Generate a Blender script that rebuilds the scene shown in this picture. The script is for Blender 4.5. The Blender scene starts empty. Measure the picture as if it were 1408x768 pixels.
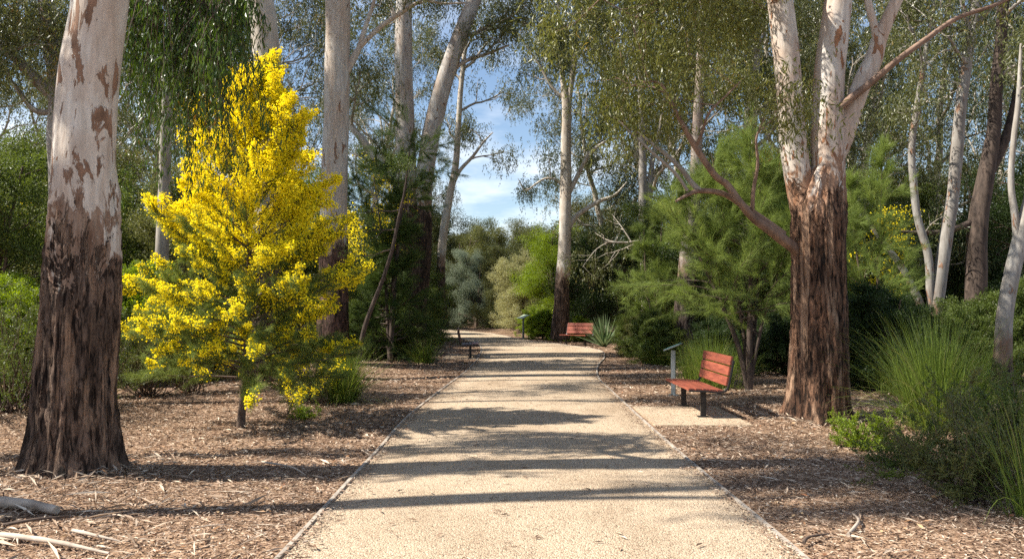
import bpy, math, random
import numpy as np
from mathutils import Vector

C = bpy.context.scene.collection
rng = np.random.default_rng(11)
F = 28/36*1408                       # focal length in photo pixels
PITCH = math.atan(34/F)
EYE = 1.6
SUN_EL, SUN_DIR = math.radians(48), (-1.0, -0.12)   # where the sun stands (x, y)

# ------------------------------------------------------------------ measuring
def ray(px, py):
    x = (px-704)/F; y = (384-py)/F
    return np.array([x, math.cos(PITCH)-y*math.sin(PITCH), math.sin(PITCH)+y*math.cos(PITCH)])
def G(px, py):
    r = ray(px, py); t = -EYE/r[2]
    return np.array([r[0]*t, r[1]*t, 0.0])
def P(px, py, Y):
    r = ray(px, py); t = Y/r[1]
    return np.array([r[0]*t, Y, EYE+r[2]*t])
def X_at(px, Y): return (px-704)/F*Y

# ------------------------------------------------------------------ noise
def vnoise(p, seed=0):
    p = np.asarray(p, float); i = np.floor(p).astype(np.int64); f = p-i; f = f*f*(3-2*f)
    def h(a, b, c):
        n = (a*374761393 + b*668265263 + c*2147483647 + seed*974711) & 0xffffffff
        n = ((n ^ (n >> 13))*1274126177) & 0xffffffff
        return ((n ^ (n >> 16)) & 0xffff)/65535.0
    x, y, z = i[..., 0], i[..., 1], i[..., 2]; r = 0
    for dx in (0, 1):
        for dy in (0, 1):
            for dz in (0, 1):
                w = (f[..., 0] if dx else 1-f[..., 0])*(f[..., 1] if dy else 1-f[..., 1])*(f[..., 2] if dz else 1-f[..., 2])
                r = r + w*h(x+dx, y+dy, z+dz)
    return r
def norm(v):
    v = np.asarray(v, float); return v/np.maximum(np.linalg.norm(v, axis=-1, keepdims=True), 1e-9)
def spline(pts, n):
    p = np.asarray(pts, float)
    if len(p) < 3:
        t = np.linspace(0, 1, n)[:, None]; return p[0]*(1-t)+p[-1]*t
    q = np.vstack([2*p[0]-p[1], p, 2*p[-1]-p[-2]]); out = []
    d = np.r_[0, np.cumsum(np.linalg.norm(np.diff(p[:, :3], axis=0), axis=1))]
    for s in np.linspace(0, d[-1], n):
        k = min(int(np.searchsorted(d, s, 'right'))-1, len(p)-2); k = max(k, 0)
        t = (s-d[k])/max(d[k+1]-d[k], 1e-9); a, b, c, e = q[k], q[k+1], q[k+2], q[k+3]
        out.append(.5*((2*b)+(c-a)*t+(2*a-5*b+4*c-e)*t*t+(3*b-a-3*c+e)*t**3))
    return np.array(out)

# ------------------------------------------------------------------ mesh builder
class MB:
    def __init__(s): s.v = []; s.f = []; s.n = 0; s.smooth = []; s.second = 0
    def add(s, v, f, smooth=False):
        v = np.asarray(v, float).reshape(-1, 3); f = np.asarray(f, np.int64)
        s.v.append(v); s.f.append(f+s.n); s.smooth.append(np.full(len(f), smooth)); s.n += len(v)
    def tube(s, pts, rad, sides=8, rough=None, cap=False):
        pts = np.asarray(pts, float); n = len(pts); rad = np.broadcast_to(np.asarray(rad, float), (n,)).copy()
        t = norm(np.gradient(pts, axis=0)); u = np.zeros((n, 3))
        a = np.array([1., 0, 0]) if abs(t[0][0]) < .9 else np.array([0, 1., 0])
        a = norm(a-t[0]*a.dot(t[0])); u[0] = a
        for i in range(1, n): a = norm(a-t[i]*a.dot(t[i])); u[i] = a
        w = np.cross(t, u); th = np.linspace(0, 2*math.pi, sides, endpoint=False)
        R = rad[:, None]*np.ones(sides)
        if rough is not None: R = R+rough(th[None, :]+0*R, pts[:, 2][:, None]+0*R, R)
        V = pts[:, None]+R[..., None]*(np.cos(th)[None, :, None]*u[:, None]+np.sin(th)[None, :, None]*w[:, None])
        i = np.arange(n-1)[:, None]*sides; j = np.arange(sides)[None]; k = (j+1) % sides
        q = np.stack([i+j, i+k, i+sides+k, i+sides+j], -1).reshape(-1, 4)
        s.add(V, q, True)
        if cap:
            for e, o in ((0, -1), (n-1, 1)):
                c = np.vstack([V[e], pts[e]]); f = [[sides, (a+1) % sides, a] if o < 0 else [sides, a, (a+1) % sides] for a in range(sides)]
                s.add(c, f)
    def box(s, c, size, rot=None, bevel=0.0):
        # box with chamfered long edges
        x, y, z = np.array(size)/2; b = min(bevel, x*.9, y*.9, z*.9)
        if b <= 0:
            v = [(i*x, j*y, k*z) for i in (-1, 1) for j in (-1, 1) for k in (-1, 1)]
            f = [[0, 1, 3, 2], [4, 6, 7, 5], [0, 4, 5, 1], [2, 3, 7, 6], [0, 2, 6, 4], [1, 5, 7, 3]]
        else:
            import bmesh
            bm = bmesh.new(); bmesh.ops.create_cube(bm, size=1)
            for q in bm.verts: q.co.x *= 2*x; q.co.y *= 2*y; q.co.z *= 2*z
            bmesh.ops.bevel(bm, geom=list(bm.edges), offset=b, segments=2, affect='EDGES')
            bm.verts.index_update()
            v = [tuple(q.co) for q in bm.verts]; v0 = np.array(v)
            if rot is not None: v0 = v0 @ np.asarray(rot).T
            v0 = v0+np.array(c); base = s.n
            s.v.append(v0); s.n += len(v0)
            for fa in bm.faces:
                s.f.append(np.array([[q.index for q in fa.verts]])+base); s.smooth.append(np.array([False]))
            bm.free(); return
        v = np.array(v, float)
        if rot is not None: v = v @ np.asarray(rot).T
        s.add(v+np.array(c), f)
    def leaves(s, p, d, L, W, bend=.12, side=None):
        n = len(p); d = norm(d); r = rng.normal(size=(n, 3)) if side is None else side
        sd = norm(np.cross(d, r)); nn = np.cross(sd, d)
        L = np.broadcast_to(L, (n,))[:, None]; W = np.broadcast_to(W, (n,))[:, None]
        m = p+d*L*.45+nn*L*bend
        V = np.stack([p, m+sd*W/2, p+d*L, m-sd*W/2], 1)
        s.add(V, np.arange(n*4).reshape(-1, 4))
    def needles(s, p, d, L, W):
        n = len(p); d = norm(d); sd = norm(np.cross(d, rng.normal(size=(n, 3))))
        L = np.broadcast_to(L, (n,))[:, None]; W = np.broadcast_to(W, (n,))[:, None]
        V = np.stack([p-sd*W/2, p+sd*W/2, p+d*L-np.array([0, 0, 1])*L*.12], 1)
        s.add(V, np.arange(n*3).reshape(-1, 3))
    def balls(s, p, r):
        n = len(p); r = np.broadcast_to(r, (n,))[:, None, None]
        o = np.array([[1, 0, 0], [-1, 0, 0], [0, 1, 0], [0, -1, 0], [0, 0, 1], [0, 0, -1]], float)
        o = o+rng.normal(size=(n, 6, 3))*.16
        V = p[:, None]+o*r
        f = np.array([[0, 2, 4], [2, 1, 4], [1, 3, 4], [3, 0, 4], [2, 0, 5], [1, 2, 5], [3, 1, 5], [0, 3, 5]])
        s.add(V, (np.arange(n)[:, None, None]*6+f).reshape(-1, 3))
    def blades(s, base, d0, L, W, droop, seg=5):
        n = len(base); d0 = norm(d0); L = np.broadcast_to(L, (n,)); W = np.broadcast_to(W, (n,)); droop = np.broadcast_to(droop, (n,))
        sd = norm(np.cross(d0, np.array([0, 0, 1.])+rng.normal(size=(n, 3))*.2)); p = base.copy(); d = d0.copy(); rows = []
        for k in range(seg+1):
            w = (W*(1-(k/seg)**1.5)+.0006)[:, None]/2
            rows.append(np.stack([p-sd*w, p+sd*w], 1))
            p = p+d*(L/seg)[:, None]; d = norm(d-np.array([0, 0, 1.])*(droop*(k+1)/seg)[:, None])
        V = np.stack(rows, 1).reshape(n, -1, 3)
        q = np.array([[2*k, 2*k+1, 2*k+3, 2*k+2] for k in range(seg)])
        s.add(V, (np.arange(n)[:, None, None]*(2*seg+2)+q).reshape(-1, 4))
    def mesh(s, name):
        me = bpy.data.meshes.new(name); V = np.vstack(s.v)
        cnt = np.concatenate([np.full(len(f), f.shape[1]) for f in s.f]); loops = np.concatenate([f.ravel() for f in s.f])
        me.vertices.add(len(V)); me.vertices.foreach_set('co', V.astype(np.float32).ravel())
        me.loops.add(len(loops)); me.loops.foreach_set('vertex_index', loops.astype(np.int32))
        me.polygons.add(len(cnt)); me.polygons.foreach_set('loop_start', np.r_[0, np.cumsum(cnt)[:-1]].astype(np.int32))
        me.polygons.foreach_set('use_smooth', np.concatenate(s.smooth))
        me.update(calc_edges=True); return me
    def build(s, name, mat, parent=None, wood=None):
        # wood: (builder, material) of the fine branchlets that belong to a crown
        n0 = sum(len(f) for f in s.f)
        if wood and wood[0].n: 
            for v, f, sm in zip(*split_by_piece(wood[0])): s.v.append(v); s.f.append(f+s.n); s.smooth.append(sm); s.n += len(v)
        o = bpy.data.objects.new(name, s.mesh(name)); C.objects.link(o); o.data.materials.append(mat)
        if wood and wood[0].n:
            o.data.materials.append(wood[1]); n1 = len(o.data.polygons); mi = np.zeros(n1, np.int32); mi[n0:] = 1; o.data.polygons.foreach_set('material_index', mi)
        if parent is not None: o.parent = parent
        return o

def split_by_piece(b):
    vs, fs, ss = [], [], []; off = 0
    for v, f, sm in zip(b.v, b.f, b.smooth): vs.append(v); fs.append(f-off); ss.append(sm); off += len(v)
    return vs, fs, ss
def tag(o, label=None, cat=None, group=None, kind=None):
    if label: o['label'] = label
    if cat: o['category'] = cat
    if group: o['group'] = group
    if kind: o['kind'] = kind
    return o
def thing(name, label, cat, loc=(0, 0, 0), rz=0, group=None):
    o = bpy.data.objects.new(name, None); C.objects.link(o); o.location = loc; o.rotation_euler = (0, 0, rz)
    o.empty_display_size = .3
    return tag(o, label, cat, group)
def dup(root, loc, rz=0, s=1.0, label=None, cat=None, group=None, name=None, mats=None):
    r = root.copy(); C.objects.link(r); r.location = loc; r.rotation_euler = (0, 0, rz)
    r.scale = s if hasattr(s, '__len__') else (s, s, s)
    if name: r.name = name
    for k, v in (('label', label), ('category', cat), ('group', group)):
        if v: r[k] = v
        elif k == 'group' and k in r: del r[k]
    for ch in list(root.children):
        c = ch.copy(); C.objects.link(c); c.parent = r
        key = ch.name.split('.')[0]
        if mats and key in mats:
            c.material_slots[0].link = 'OBJECT'; c.material_slots[0].material = mats[key]
    return r

# ------------------------------------------------------------------ materials
def new_mat(name):
    m = bpy.data.materials.new(name); m.use_nodes = True; nt = m.node_tree; nt.nodes.clear()
    out = nt.nodes.new('ShaderNodeOutputMaterial')
    def N(t, **k):
        n = nt.nodes.new(t)
        for a, b in k.items():
            if a.startswith('i_'): n.inputs[a[2:].replace('_', ' ')].default_value = b
            else: setattr(n, a, b)
        return n
    return m, nt, out, N, nt.links.new
def ramp(N, stops, interp='LINEAR'):
    r = N('ShaderNodeValToRGB'); cr = r.color_ramp; cr.interpolation = interp
    while len(cr.elements) < len(stops): cr.elements.new(.5)
    for e, (p, c) in zip(cr.elements, stops): e.position = p; e.color = (*c, 1) if len(c) == 3 else c
    return r
def coords(N, Lk, scale, kind='Object', rot=(0, 0, 0)):
    t = N('ShaderNodeTexCoord'); m = N('ShaderNodeMapping'); m.inputs['Scale'].default_value = scale; m.inputs['Rotation'].default_value = rot
    Lk(t.outputs[kind], m.inputs['Vector']); return m.outputs[0]

def leaf_mat(name, c1, c2, c3, trans=.35, rough=.45, spec=.4):
    m, nt, out, N, Lk = new_mat(name)
    g = N('ShaderNodeNewGeometry'); r = ramp(N, [(0, c1), (.55, c2), (.9, c2), (1, c3)]); 
    no = N('ShaderNodeTexNoise', i_Scale=.9, i_Detail=2.0); Lk(coords(N, Lk, (1, 1, 1)), no.inputs['Vector'])
    ma = N('ShaderNodeMath', operation='MULTIPLY_ADD'); ma.inputs[1].default_value = .75; Lk(g.outputs['Random Per Island'], ma.inputs[0])
    mm = N('ShaderNodeMath', operation='MULTIPLY_ADD'); mm.inputs[1].default_value = .9; mm.inputs[2].default_value = -.32; Lk(no.outputs['Fac'], mm.inputs[0])
    Lk(mm.outputs[0], ma.inputs[2]); Lk(ma.outputs[0], r.inputs['Fac'])
    b = N('ShaderNodeBsdfPrincipled', i_Roughness=rough); b.inputs['Specular IOR Level'].default_value = spec
    tr = N('ShaderNodeBsdfTranslucent'); mx = N('ShaderNodeMixShader', i_Fac=trans)
    hs = N('ShaderNodeHueSaturation', i_Saturation=1.1, i_Value=1.5); hs.inputs['Hue'].default_value = .49
    Lk(r.outputs[0], hs.inputs['Color']); Lk(hs.outputs[0], tr.inputs['Color'])
    Lk(r.outputs[0], b.inputs['Base Color']); Lk(b.outputs[0], mx.inputs[1]); Lk(tr.outputs[0], mx.inputs[2]); Lk(mx.outputs[0], out.inputs[0])
    return m

def bark_mat(name, z0, pale=(.66, .61, .54), warm=(.50, .38, .29), patch=(.17, .10, .065), dark=(.045, .028, .02), ridge=(.27, .185, .135), spread=.9, patches=.5, fine=1.0, strips=False):
    m, nt, out, N, Lk = new_mat(name)
    tc = N('ShaderNodeTexCoord'); sep = N('ShaderNodeSeparateXYZ'); Lk(tc.outputs['Object'], sep.inputs[0])
    def noise(sc, scale, detail=4.0, rough=.55, dist=0.0):
        n = N('ShaderNodeTexNoise', i_Scale=scale, i_Detail=detail, i_Roughness=rough, i_Distortion=dist)
        Lk(coords(N, Lk, sc), n.inputs['Vector']); return n.outputs['Fac']
    # smooth bark: pale to warm mottling
    mot = ramp(N, [(.3, warm), (.47, tuple(.5*(a+b) for a, b in zip(warm, pale))), (.6, pale), (.8, tuple(min(1, a*1.12) for a in pale))]); Lk(noise((2.6, 2.6, .8), 1.3, 5.0, .6, .6), mot.inputs['Fac'])
    streak = ramp(N, [(.35, (.72, .70, .68)), (.6, (1, 1, 1))]); Lk(noise((14, 14, 1.6), 1.5, 4.0), streak.inputs['Fac'])
    mul = N('ShaderNodeMixRGB', blend_type='MULTIPLY', i_Fac=.8); Lk(mot.outputs[0], mul.inputs[1]); Lk(streak.outputs[0], mul.inputs[2])
    # flaking patches
    pr = ramp(N, [(0, (0, 0, 0)), (patches+.07, (0, 0, 0)), (patches+.085, (1, 1, 1))]); Lk(noise((3.6, 3.6, 1.15), 1.6, 6.0, .62, .5), pr.inputs['Fac'])
    pc = ramp(N, [(.35, patch), (.65, tuple(a*1.9 for a in patch))]); Lk(noise((5, 5, 3), 2.0), pc.inputs['Fac'])
    mp = N('ShaderNodeMixRGB'); Lk(pr.outputs[0], mp.inputs[0]); Lk(mul.outputs[0], mp.inputs[1]); Lk(pc.outputs[0], mp.inputs[2])
    # rough stocking bark below z0, ragged upper edge
    n1 = noise((2.6, 2.6, .9), 1.0, 9.0, .72, .9)
    a = N('ShaderNodeMath', operation='MULTIPLY_ADD'); a.inputs[1].default_value = -spread*4; a.inputs[2].default_value = spread*2; Lk(n1, a.inputs[0])
    b = N('ShaderNodeMath', operation='ADD'); Lk(sep.outputs[2], b.inputs[0]); Lk(a.outputs[0], b.inputs[1])
    mr = N('ShaderNodeMapRange'); mr.inputs['From Min'].default_value = z0+.05; mr.inputs['From Max'].default_value = z0-.05; Lk(b.outputs[0], mr.inputs[0])
    fib = noise((23*fine, 23*fine, 4.2*fine), 1.0, 6.0, .66, .9)
    fr = ramp(N, [(.42, tuple(.55*a for a in dark)), (.52, tuple(.5*(p+q) for p, q in zip(dark, ridge))), (.68, ridge)]); Lk(fib, fr.inputs['Fac'])
    big = ramp(N, [(.38, (.34, .31, .30)), (.52, (.9, .9, .9)), (.75, (1.35, 1.2, 1.1))]); Lk(noise((2.6, 2.6, 1.1), 1.2, 5.0, .6, .6), big.inputs['Fac'])
    m2 = N('ShaderNodeMixRGB', blend_type='MULTIPLY', i_Fac=1.0); Lk(fr.outputs[0], m2.inputs[1]); Lk(big.outputs[0], m2.inputs[2])
    if strips:
        st_ = ramp(N, [(.56, (0, 0, 0)), (.62, (1, 1, 1))]); Lk(noise((5.5, 5.5, .5), 1.1, 5.0, .55, .4), st_.inputs['Fac'])
        m4 = N('ShaderNodeMixRGB'); m4.inputs[2].default_value = (.34, .215, .14, 1); Lk(st_.outputs[0], m4.inputs[0]); Lk(m2.outputs[0], m4.inputs[1]); m2 = m4
    # tan-brown fringe of half-shed bark above the rough stocking
    n5 = noise((4.2, 4.2, 1.5), 1.0, 8.0, .7, .8)
    a5 = N('ShaderNodeMath', operation='MULTIPLY_ADD'); a5.inputs[1].default_value = -spread*4.5; a5.inputs[2].default_value = spread*2.25-.18; Lk(n5, a5.inputs[0])
    b5 = N('ShaderNodeMath', operation='ADD'); Lk(sep.outputs[2], b5.inputs[0]); Lk(a5.outputs[0], b5.inputs[1])
    r5 = N('ShaderNodeMapRange'); r5.inputs['From Min'].default_value = z0+.30; r5.inputs['From Max'].default_value = z0+.14; Lk(b5.outputs[0], r5.inputs[0])
    c5 = ramp(N, [(.35, tuple(a*1.1 for a in patch)), (.6, tuple(.5*(p+q) for p, q in zip(patch, warm)))]); Lk(noise((9, 9, 2), 1.5, 5.0), c5.inputs['Fac'])
    m5 = N('ShaderNodeMixRGB'); Lk(r5.outputs[0], m5.inputs[0]); Lk(mp.outputs[0], m5.inputs[1]); Lk(c5.outputs[0], m5.inputs[2]); mp = m5
    mx = N('ShaderNodeMixRGB'); Lk(mr.outputs[0], mx.inputs[0]); Lk(mp.outputs[0], mx.inputs[1]); Lk(m2.outputs[0], mx.inputs[2])
    bs = N('ShaderNodeBsdfPrincipled', i_Roughness=.8); bs.inputs['Specular IOR Level'].default_value = .2; Lk(mx.outputs[0], bs.inputs['Base Color'])
    h1 = N('ShaderNodeMath', operation='MULTIPLY'); Lk(fib, h1.inputs[0]); Lk(mr.outputs[0], h1.inputs[1])
    h2 = N('ShaderNodeMath', operation='MULTIPLY_ADD'); h2.inputs[1].default_value = .12; Lk(pr.outputs[0], h2.inputs[0]); Lk(h1.outputs[0], h2.inputs[2])
    h3 = N('ShaderNodeMath', operation='MULTIPLY_ADD'); h3.inputs[1].default_value = .15; Lk(noise((14, 14, 2.5), 1.5, 4.0), h3.inputs[0]); Lk(h2.outputs[0], h3.inputs[2])
    bp = N('ShaderNodeBump', i_Strength=1.0, i_Distance=.05); Lk(h3.outputs[0], bp.inputs['Height']); Lk(bp.outputs[0], bs.inputs['Normal'])
    Lk(bs.outputs[0], out.inputs[0]); return m

def simple_mat(name, c1, c2, scale=(1, 1, 1), nscale=5.0, rough=.6, bump=.2, metal=0.0, bdist=.01, spec=.4, island=0.0):
    m, nt, out, N, Lk = new_mat(name)
    n = N('ShaderNodeTexNoise', i_Scale=nscale, i_Detail=6.0, i_Roughness=.6); Lk(coords(N, Lk, scale), n.inputs['Vector'])
    r = ramp(N, [(.3, c1), (.7, c2)]); Lk(n.outputs['Fac'], r.inputs['Fac']); col = r.outputs[0]
    if island:
        g = N('ShaderNodeNewGeometry'); v = N('ShaderNodeMapRange'); v.inputs['To Min'].default_value = 1-island; v.inputs['To Max'].default_value = 1+island
        Lk(g.outputs['Random Per Island'], v.inputs[0]); h = N('ShaderNodeHueSaturation'); Lk(v.outputs[0], h.inputs['Value']); Lk(col, h.inputs['Color']); col = h.outputs[0]
    b = N('ShaderNodeBsdfPrincipled', i_Roughness=rough, i_Metallic=metal); b.inputs['Specular IOR Level'].default_value = spec
    Lk(col, b.inputs['Base Color'])
    bp = N('ShaderNodeBump', i_Strength=bump, i_Distance=bdist); Lk(n.outputs['Fac'], bp.inputs['Height']); Lk(bp.outputs[0], b.inputs['Normal'])
    Lk(b.outputs[0], out.inputs[0]); return m

def chips_mat(name, stops):
    m, nt, out, N, Lk = new_mat(name)
    g = N('ShaderNodeNewGeometry'); r = ramp(N, stops); Lk(g.outputs['Random Per Island'], r.inputs['Fac'])
    b = N('ShaderNodeBsdfPrincipled', i_Roughness=.8); b.inputs['Specular IOR Level'].default_value = .2; Lk(r.outputs[0], b.inputs['Base Color']); Lk(b.outputs[0], out.inputs[0]); return m

def mulch_mat():
    m, nt, out, N, Lk = new_mat('mulch')
    v = N('ShaderNodeTexVoronoi', i_Scale=30.0, i_Randomness=1.0); Lk(coords(N, Lk, (1, 1.8, 1), rot=(0, 0, .5)), v.inputs['Vector'])
    v2 = N('ShaderNodeTexVoronoi', i_Scale=44.0); Lk(coords(N, Lk, (1.9, .8, 1), rot=(0, 0, 1.1)), v2.inputs['Vector'])
    sp = N('ShaderNodeSeparateXYZ'); Lk(v.outputs['Color'], sp.inputs[0]); sp2 = N('ShaderNodeSeparateXYZ'); Lk(v2.outputs['Color'], sp2.inputs[0])
    av = N('ShaderNodeMath', operation='MULTIPLY_ADD'); av.inputs[1].default_value = .5; Lk(sp.outputs[0], av.inputs[0])
    a2 = N('ShaderNodeMath', operation='MULTIPLY'); a2.inputs[1].default_value = .5; Lk(sp2.outputs[0], a2.inputs[0]); Lk(a2.outputs[0], av.inputs[2])
    r = ramp(N, [(.1, (.06, .036, .025)), (.35, (.19, .12, .08)), (.6, (.34, .225, .15)), (.85, (.5, .37, .27)), (1, (.66, .54, .42))]); Lk(av.outputs[0], r.inputs['Fac'])
    nb = N('ShaderNodeTexNoise', i_Scale=.7, i_Detail=5.0); Lk(coords(N, Lk, (1, 1, 1)), nb.inputs['Vector'])
    rb = ramp(N, [(.3, (.72, .70, .68)), (.7, (1.12, 1.08, 1.0))]); Lk(nb.outputs['Fac'], rb.inputs['Fac'])
    mu = N('ShaderNodeMixRGB', blend_type='MULTIPLY', i_Fac=1.0); Lk(r.outputs[0], mu.inputs[1]); Lk(rb.outputs[0], mu.inputs[2])
    b = N('ShaderNodeBsdfPrincipled', i_Roughness=.9); b.inputs['Specular IOR Level'].default_value = .1; Lk(mu.outputs[0], b.inputs['Base Color'])
    bp = N('ShaderNodeBump', i_Strength=1.0, i_Distance=.03); Lk(av.outputs[0], bp.inputs['Height']); Lk(bp.outputs[0], b.inputs['Normal'])
    Lk(b.outputs[0], out.inputs[0]); return m

def path_mat(name='gravel', tint=1.0):
    m, nt, out, N, Lk = new_mat(name)
    v = N('ShaderNodeTexVoronoi', i_Scale=85.0); Lk(coords(N, Lk, (1, 1, 1)), v.inputs['Vector'])
    sp = N('ShaderNodeSeparateXYZ'); Lk(v.outputs['Color'], sp.inputs[0])
    r = ramp(N, [(0, (.26*tint, .19*tint, .13*tint)), (.12, (.40*tint, .305*tint, .21*tint)), (.6, (.48*tint, .37*tint, .255*tint)), (1, (.58*tint, .465*tint, .34*tint))]); Lk(sp.outputs[0], r.inputs['Fac'])
    n = N('ShaderNodeTexNoise', i_Scale=.9, i_Detail=7.0, i_Roughness=.62); Lk(coords(N, Lk, (1, .6, 1)), n.inputs['Vector'])
    rn = ramp(N, [(.32, (.76, .73, .70)), (.55, (1, 1, 1)), (.75, (1.08, 1.07, 1.05))]); Lk(n.outputs['Fac'], rn.inputs['Fac'])
    mu = N('ShaderNodeMixRGB', blend_type='MULTIPLY', i_Fac=1.0); Lk(r.outputs[0], mu.inputs[1]); Lk(rn.outputs[0], mu.inputs[2])
    n3 = N('ShaderNodeTexNoise', i_Scale=9.0, i_Detail=6.0, i_Roughness=.7); Lk(coords(N, Lk, (1, 2.2, 1)), n3.inputs['Vector'])
    r3 = ramp(N, [(.30, (.42, .36, .30)), (.40, (1, 1, 1))]); Lk(n3.outputs['Fac'], r3.inputs['Fac'])
    m3 = N('ShaderNodeMixRGB', blend_type='MULTIPLY', i_Fac=.8); Lk(mu.outputs[0], m3.inputs[1]); Lk(r3.outputs[0], m3.inputs[2])
    b = N('ShaderNodeBsdfPrincipled', i_Roughness=.9); b.inputs['Specular IOR Level'].default_value = .15; Lk(m3.outputs[0], b.inputs['Base Color'])
    ad = N('ShaderNodeMath', operation='MULTIPLY_ADD'); ad.inputs[1].default_value = -1.0; Lk(v.outputs['Distance'], ad.inputs[0])
    Lk(n3.outputs['Fac'], ad.inputs[2])
    bp = N('ShaderNodeBump', i_Strength=.8, i_Distance=.012); Lk(ad.outputs[0], bp.inputs['Height']); Lk(bp.outputs[0], b.inputs['Normal'])
    Lk(b.outputs[0], out.inputs[0]); return m

M = dict(
    mulch=mulch_mat(), path=path_mat(), pad=path_mat('pad_gravel', 1.08),
    gum=leaf_mat('gum_leaf', (.055, .07, .022), (.125, .135, .042), (.30, .20, .06), .32, .38, .5),
    gum_bright=leaf_mat('gum_leaf_bright', (.07, .09, .022), (.17, .175, .042), (.40, .27, .07), .36, .38, .5),
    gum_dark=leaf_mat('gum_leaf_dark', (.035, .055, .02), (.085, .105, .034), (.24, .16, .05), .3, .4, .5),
    hang=leaf_mat('hanging_leaf', (.03, .075, .012), (.08, .13, .02), (.24, .13, .03), .35, .38, .5),
    olive=leaf_mat('olive_leaf', (.08, .09, .025), (.16, .17, .052), (.28, .26, .08)),
    mid=leaf_mat('mid_leaf', (.05, .08, .016), (.12, .16, .032), (.26, .27, .05)),
    bright=leaf_mat('bright_leaf', (.11, .17, .018), (.23, .31, .03), (.38, .42, .06), .42),
    silver=leaf_mat('silver_leaf', (.13, .16, .11), (.23, .27, .18), (.34, .37, .25)),
    pale=leaf_mat('pale_leaf', (.22, .23, .10), (.38, .37, .17), (.5, .5, .27)),
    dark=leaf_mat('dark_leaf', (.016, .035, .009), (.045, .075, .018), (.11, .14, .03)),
    needle=leaf_mat('needle_leaf', (.10, .145, .035), (.21, .27, .07), (.36, .38, .14), .35, .6, .2),
    needle_dark=leaf_mat('needle_dark', (.03, .06, .014), (.08, .12, .028), (.18, .21, .05), .25, .6, .2),
    grass=leaf_mat('grass_blade', (.07, .11, .02), (.20, .27, .05), (.5, .47, .18), .35, .45, .4),
    dry_grass=leaf_mat('dry_grass', (.16, .17, .05), (.34, .33, .12), (.5, .42, .22), .3),
    strap=leaf_mat('strap_leaf', (.10, .16, .07), (.18, .25, .12), (.3, .34, .2), .2, .45, .4),
    bloom=leaf_mat('yellow_bloom', (.86, .77, .04), (.93, .87, .05), (.95, .93, .14), .5, .8, .1),
    wattle_green=leaf_mat('wattle_green', (.09, .13, .035), (.20, .25, .06), (.34, .38, .09), .3, .6, .2),
    twig=simple_mat('twig_bark', (.06, .04, .03), (.16, .11, .08), (1, 1, 1), 9, .85),
    grey_bark=simple_mat('grey_bark', (.20, .17, .14), (.42, .38, .33), (1, 1, .3), 5, .85, .6, bdist=.02),
    dark_bark=simple_mat('dark_bark', (.035, .025, .02), (.12, .085, .065), (1, 1, .25), 12, .9, .9, bdist=.03),
    brown_bark=simple_mat('brown_bark', (.13, .08, .055), (.32, .21, .15), (1, 1, .3), 8, .85, .6, bdist=.02),
    edge=simple_mat('edging_timber', (.26, .22, .18), (.46, .40, .33), (1, 1, 1), 6, .85, .3),
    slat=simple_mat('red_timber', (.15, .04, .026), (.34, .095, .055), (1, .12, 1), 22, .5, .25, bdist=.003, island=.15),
    slat_shaded=simple_mat('shaded_red_timber', (.07, .03, .025), (.15, .06, .045), (.12, 1, 1), 22, .55, .25, bdist=.003, island=.15),  # red bench timber with the left bench's shade darkened into its colour
    steel=simple_mat('dark_steel', (.015, .014, .013), (.035, .032, .03), (1, 1, 1), 12, .45, .1, .2),
    galv=simple_mat('grey_steel', (.26, .28, .27), (.38, .40, .39), (1, 1, 1), 14, .45, .05, .5),
    chips=chips_mat('wood_chips', [(0, (.06, .035, .024)), (.3, (.19, .115, .075)), (.6, (.35, .23, .155)), (.85, (.50, .38, .275)), (1, (.66, .55, .43))]),
    dryleaf=chips_mat('dry_leaves', [(0, (.14, .06, .03)), (.4, (.32, .17, .08)), (.8, (.45, .32, .18)), (1, (.5, .14, .05))]),
    log=simple_mat('weathered_wood', (.22, .17, .13), (.55, .46, .37), (.5, 1, 1), 7, .85, .5, bdist=.01),
)
B_left = bark_mat('bark_left_gum', 2.02, spread=1.35, patches=.492, strips=True)
B_right = bark_mat('bark_right_gum', 3.05, pale=(.62, .57, .51), warm=(.50, .34, .24), patch=(.22, .11, .06), ridge=(.30, .165, .10), spread=.9, patches=.515, strips=True)
B_mid = bark_mat('bark_mid_gum', 2.9, pale=(.58, .54, .48), ridge=(.22, .13, .10), spread=.5, patches=.56)
B_pair = bark_mat('bark_pair_gum', 4.6, pale=(.50, .48, .45), warm=(.36, .28, .22), ridge=(.12, .08, .06), spread=1.2, patches=.56)
B_far = bark_mat('bark_far_gum', 2.6, pale=(.56, .52, .45), warm=(.42, .34, .26), spread=.5, patches=.6)
B_grey = bark_mat('bark_grey_gum', .6, pale=(.33, .31, .28), warm=(.20, .17, .145), spread=.4, patches=.52)

# ------------------------------------------------------------------ setting
LE = [(-1.47, -12), (-1.47, 0), (-1.46, 5), (-1.46, 8.5), (-1.47, 11.4), (-1.30, 15), (-1.16, 17.5), (-1.05, 20), (-1.0, 23), (-1.05, 27), (-1.3, 31), (-2.3, 36.5), (-4.5, 41), (-8, 45), (-16, 49)]
RE = [(1.84, -12), (1.84, 0), (1.83, 5), (1.79, 8.5), (1.79, 11.4), (1.82, 14.5), (1.87, 17.3), (2.2, 20.5), (2.82, 24.3), (2.98, 27.5), (2.25, 30.6), (.95, 34.3), (.1, 37.5), (-.6, 41), (-2.0, 46), (-5, 51), (-15, 57)]
NP = 300
le = spline([(x, y, 0) for x, y in LE], NP); re = spline([(x, y, 0) for x, y in RE], NP)
def edge_x(E, y): return np.interp(y, E[:, 1], E[:, 0])
def path_dist(x, y):
    l = edge_x(le, y); r = edge_x(re, y)
    return np.maximum(np.maximum(l-x, x-r), 0)
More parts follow.
